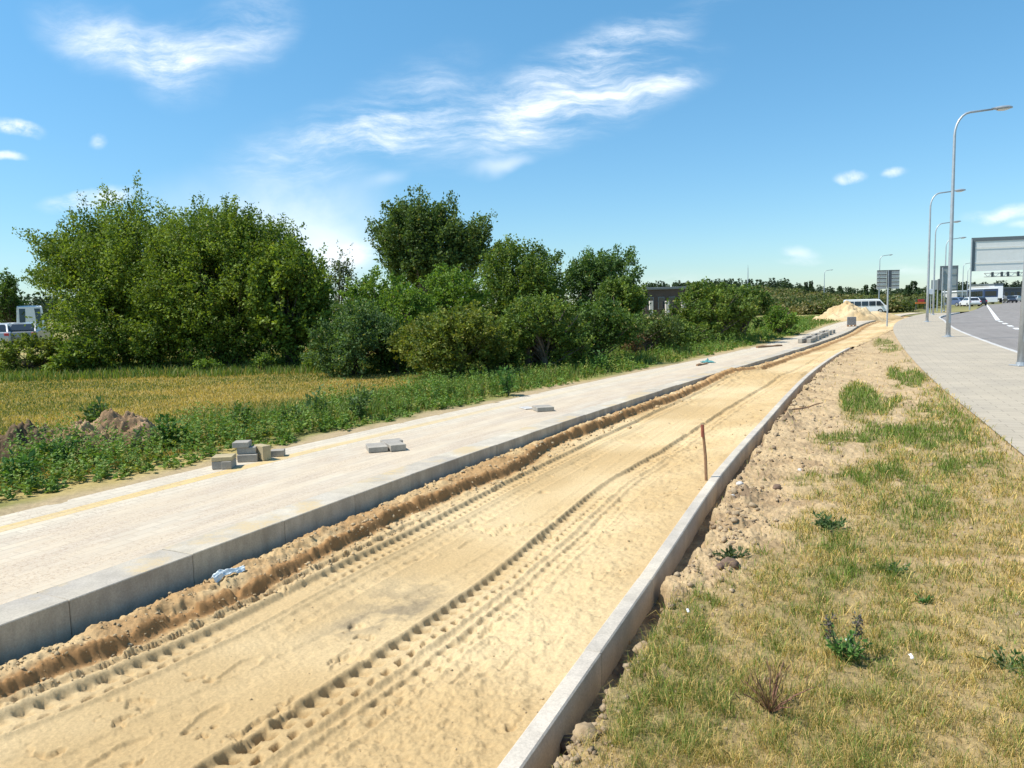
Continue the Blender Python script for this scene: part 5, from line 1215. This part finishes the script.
for (px, py, s, lb) in ((850, 650, .018, 'white wrapper caught in the green thistle'), (911, 664, .009, 'tiny white paper scrap on the dry grass'), (688, 619, .008, 'pale scrap lying above the cut edge')):
    c = bp(px, py); z_ = float(verge_h(np.array([c[0]]), np.array([c[1]]))[0][0]); n = 5; gx, gy = np.meshgrid(np.linspace(-1, 1, n), np.linspace(-1, 1, n)); ii = np.arange(n*n).reshape(n, n); Fq = np.stack([ii[:-1, :-1].ravel(), ii[:-1, 1:].ravel(), ii[1:, 1:].ravel(), ii[1:, :-1].ravel()], 1)
    o = mesh_np('litter', np.stack([(gx*s*.7).ravel(), (gy*s*1.3).ravel(), (fbm(gx, gy, 1.2, 2, px)*s*.8).ravel()], 1), Fq, LIT); o.location = (c[0], c[1], z_+.04); o.rotation_euler = (.7, 0, .3); m_ = o.modifiers.new('thick', 'SOLIDIFY'); m_.thickness = .002; tag(o, lb, 'litter')

# ---- single plants
STEM = simple('plant_stem', (.10, .13, .05), .8, .2, 20); DRYST = simple('dry_stem', (.22, .11, .07), .9, .25, 30)
def plant(px, py, hgt, wid, label, hue, nleaf=160, lsize=.05, spikes=0, seed=1, zf=None, name='weed_plant', stemm=None, upright=.3, asp=.4, loc=None):
    rng = np.random.default_rng(seed+900); c = loc or bp(px, py)
    f = zf or verge_h; z_ = float(f(np.array([c[0]]), np.array([c[1]]))[0][0]); r_ = empty(name, (c[0], c[1], z_), 0, label=label, cat='plant')
    ns = max(5, nleaf//16); a = rng.uniform(0, 2*PI, ns); rad = rng.random(ns)**.6*wid/2; tips = np.stack([np.cos(a)*rad, np.sin(a)*rad, hgt*rng.uniform(.45, 1, ns)], 1)
    mb = MB()
    for t_ in tips: mb.tube([(t_[0]*.1, t_[1]*.1, 0), (t_[0]*.55, t_[1]*.55, t_[2]*.6), tuple(t_)], [.004, .003, .0015], 5, cap=False)
    ids = rng.integers(0, ns, nleaf); k = rng.uniform(.15, 1, nleaf); P = tips[ids]*np.stack([k*.9+.1, k*.9+.1, k], 1)+rng.normal(size=(nleaf, 3))*lsize*.2
    P[:, 2] = np.maximum(P[:, 2], .004)
    D = P*np.array([2/wid, 2/wid, .2/hgt])+rnd_dir(nleaf, rng)*.7+np.array([0, 0, upright]); V, Fq, C = leaves(P, D, lsize*rng.uniform(.5, 1.2, nleaf), lerpc(hue[0], hue[1], rng.random(nleaf)), asp, .9, rng)
    mesh_np('foliage', V, Fq, WEED, r_, col=C)
    mb.build('stem', stemm or STEM, r_)
    for s in range(spikes):
        sx = (-.08, .05, .0)[s]; hh = hgt*(1.75, 1.7)[s % 2]; q = 90; kk = rng.random(q); w_ = .014
        P = np.stack([sx+rng.normal(size=q)*w_*.7, rng.normal(size=q)*w_*.7, hh*(.5+.5*kk)], 1); V, Fq, C = leaves(P, rnd_dir(q, rng)+[0, 0, .6], np.full(q, .016), lerpc((.10, .12, .09), (.16, .10, .10), rng.random(q)), .6, .4, rng)
        sp = mesh_np('flower_spike', V, Fq, WEED, r_, col=C); MB().tube([(sx*.4, 0, 0), (sx, 0, hh)], [.004, .002], 5).build('stalk', STEM, sp)
    return r_
G1 = ((.05, .13, .03), (.10, .21, .05))
plant(846, 660, .12, .18, 'bright green thistle rosette with two upright flower spikes in the dry grass', ((.07, .16, .035), (.14, .26, .06)), 420, .032, 2, 1)
plant(770, 712, .16, .34, 'reddish brown withered weed tuft left of the green thistle', ((.22, .13, .07), (.30, .22, .10)), 240, .05, 0, 2, stemm=DRYST, upright=1.6, asp=.12)
plant(828, 528, .09, .26, 'dark green spreading weed on the edge of the bare streak', ((.06, .11, .04), (.12, .18, .06)), 300, .042, 0, 3)
plant(732, 560, .06, .22, 'dark low weed hanging over the hole in the soil', ((.04, .07, .025), (.08, .12, .04)), 160, .035, 0, 4)
plant(893, 573, .04, .18, 'small dark green rosette in dry grass at the right', ((.04, .09, .03), (.08, .14, .04)), 120, .03, 0, 5)
plant(1008, 668, .06, .25, 'dark green patch of creeping weed at the right edge', ((.05, .10, .03), (.08, .15, .04)), 160, .03, 0, 6)
plant(925, 600, .035, .14, 'pale green small weed right of the thistle', G1, 70, .028, 0, 7)
for i, (px, py, h_, lb, hue) in enumerate(((106, 432, .50, 'tall grey green thistle behind the reddish soil mound', BLU), (92, 430, .42, 'shorter thistle left of the tall one by the mound', BLU), (317, 422, .50, 'tall dark burdock standing out above the meadow', BLU), (240, 432, .42, 'spindly dark weed between mound and burdock', DK), (358, 420, .62, 'broad dark leafy weed at the end of the meadow', BLU), (290, 428, .32, 'small weed left of the tall burdock', DK), (170, 450, .40, 'leafy weed right of the reddish mound', G1),
        (60, 470, .35, 'weed between the two soil mounds', G1), (508, 396, .55, 'large leafed weed in front of the bush row', G1), (600, 372, .55, 'large leafed weed before the pointed tree', G1), (20, 486, .35, 'dense weed below the dark soil mound', G1))):
    plant(px, py, h_, h_*.8, lb, tuple(tuple(v_*1.0 for v_ in q) for q in hue), 260, .085, 0, 20+i, zf=left_h, name='tall_weed', upright=.4, asp=.5)
print('total tris', sum(len(o.data.polygons) for o in bpy.data.objects if o.type == 'MESH'))
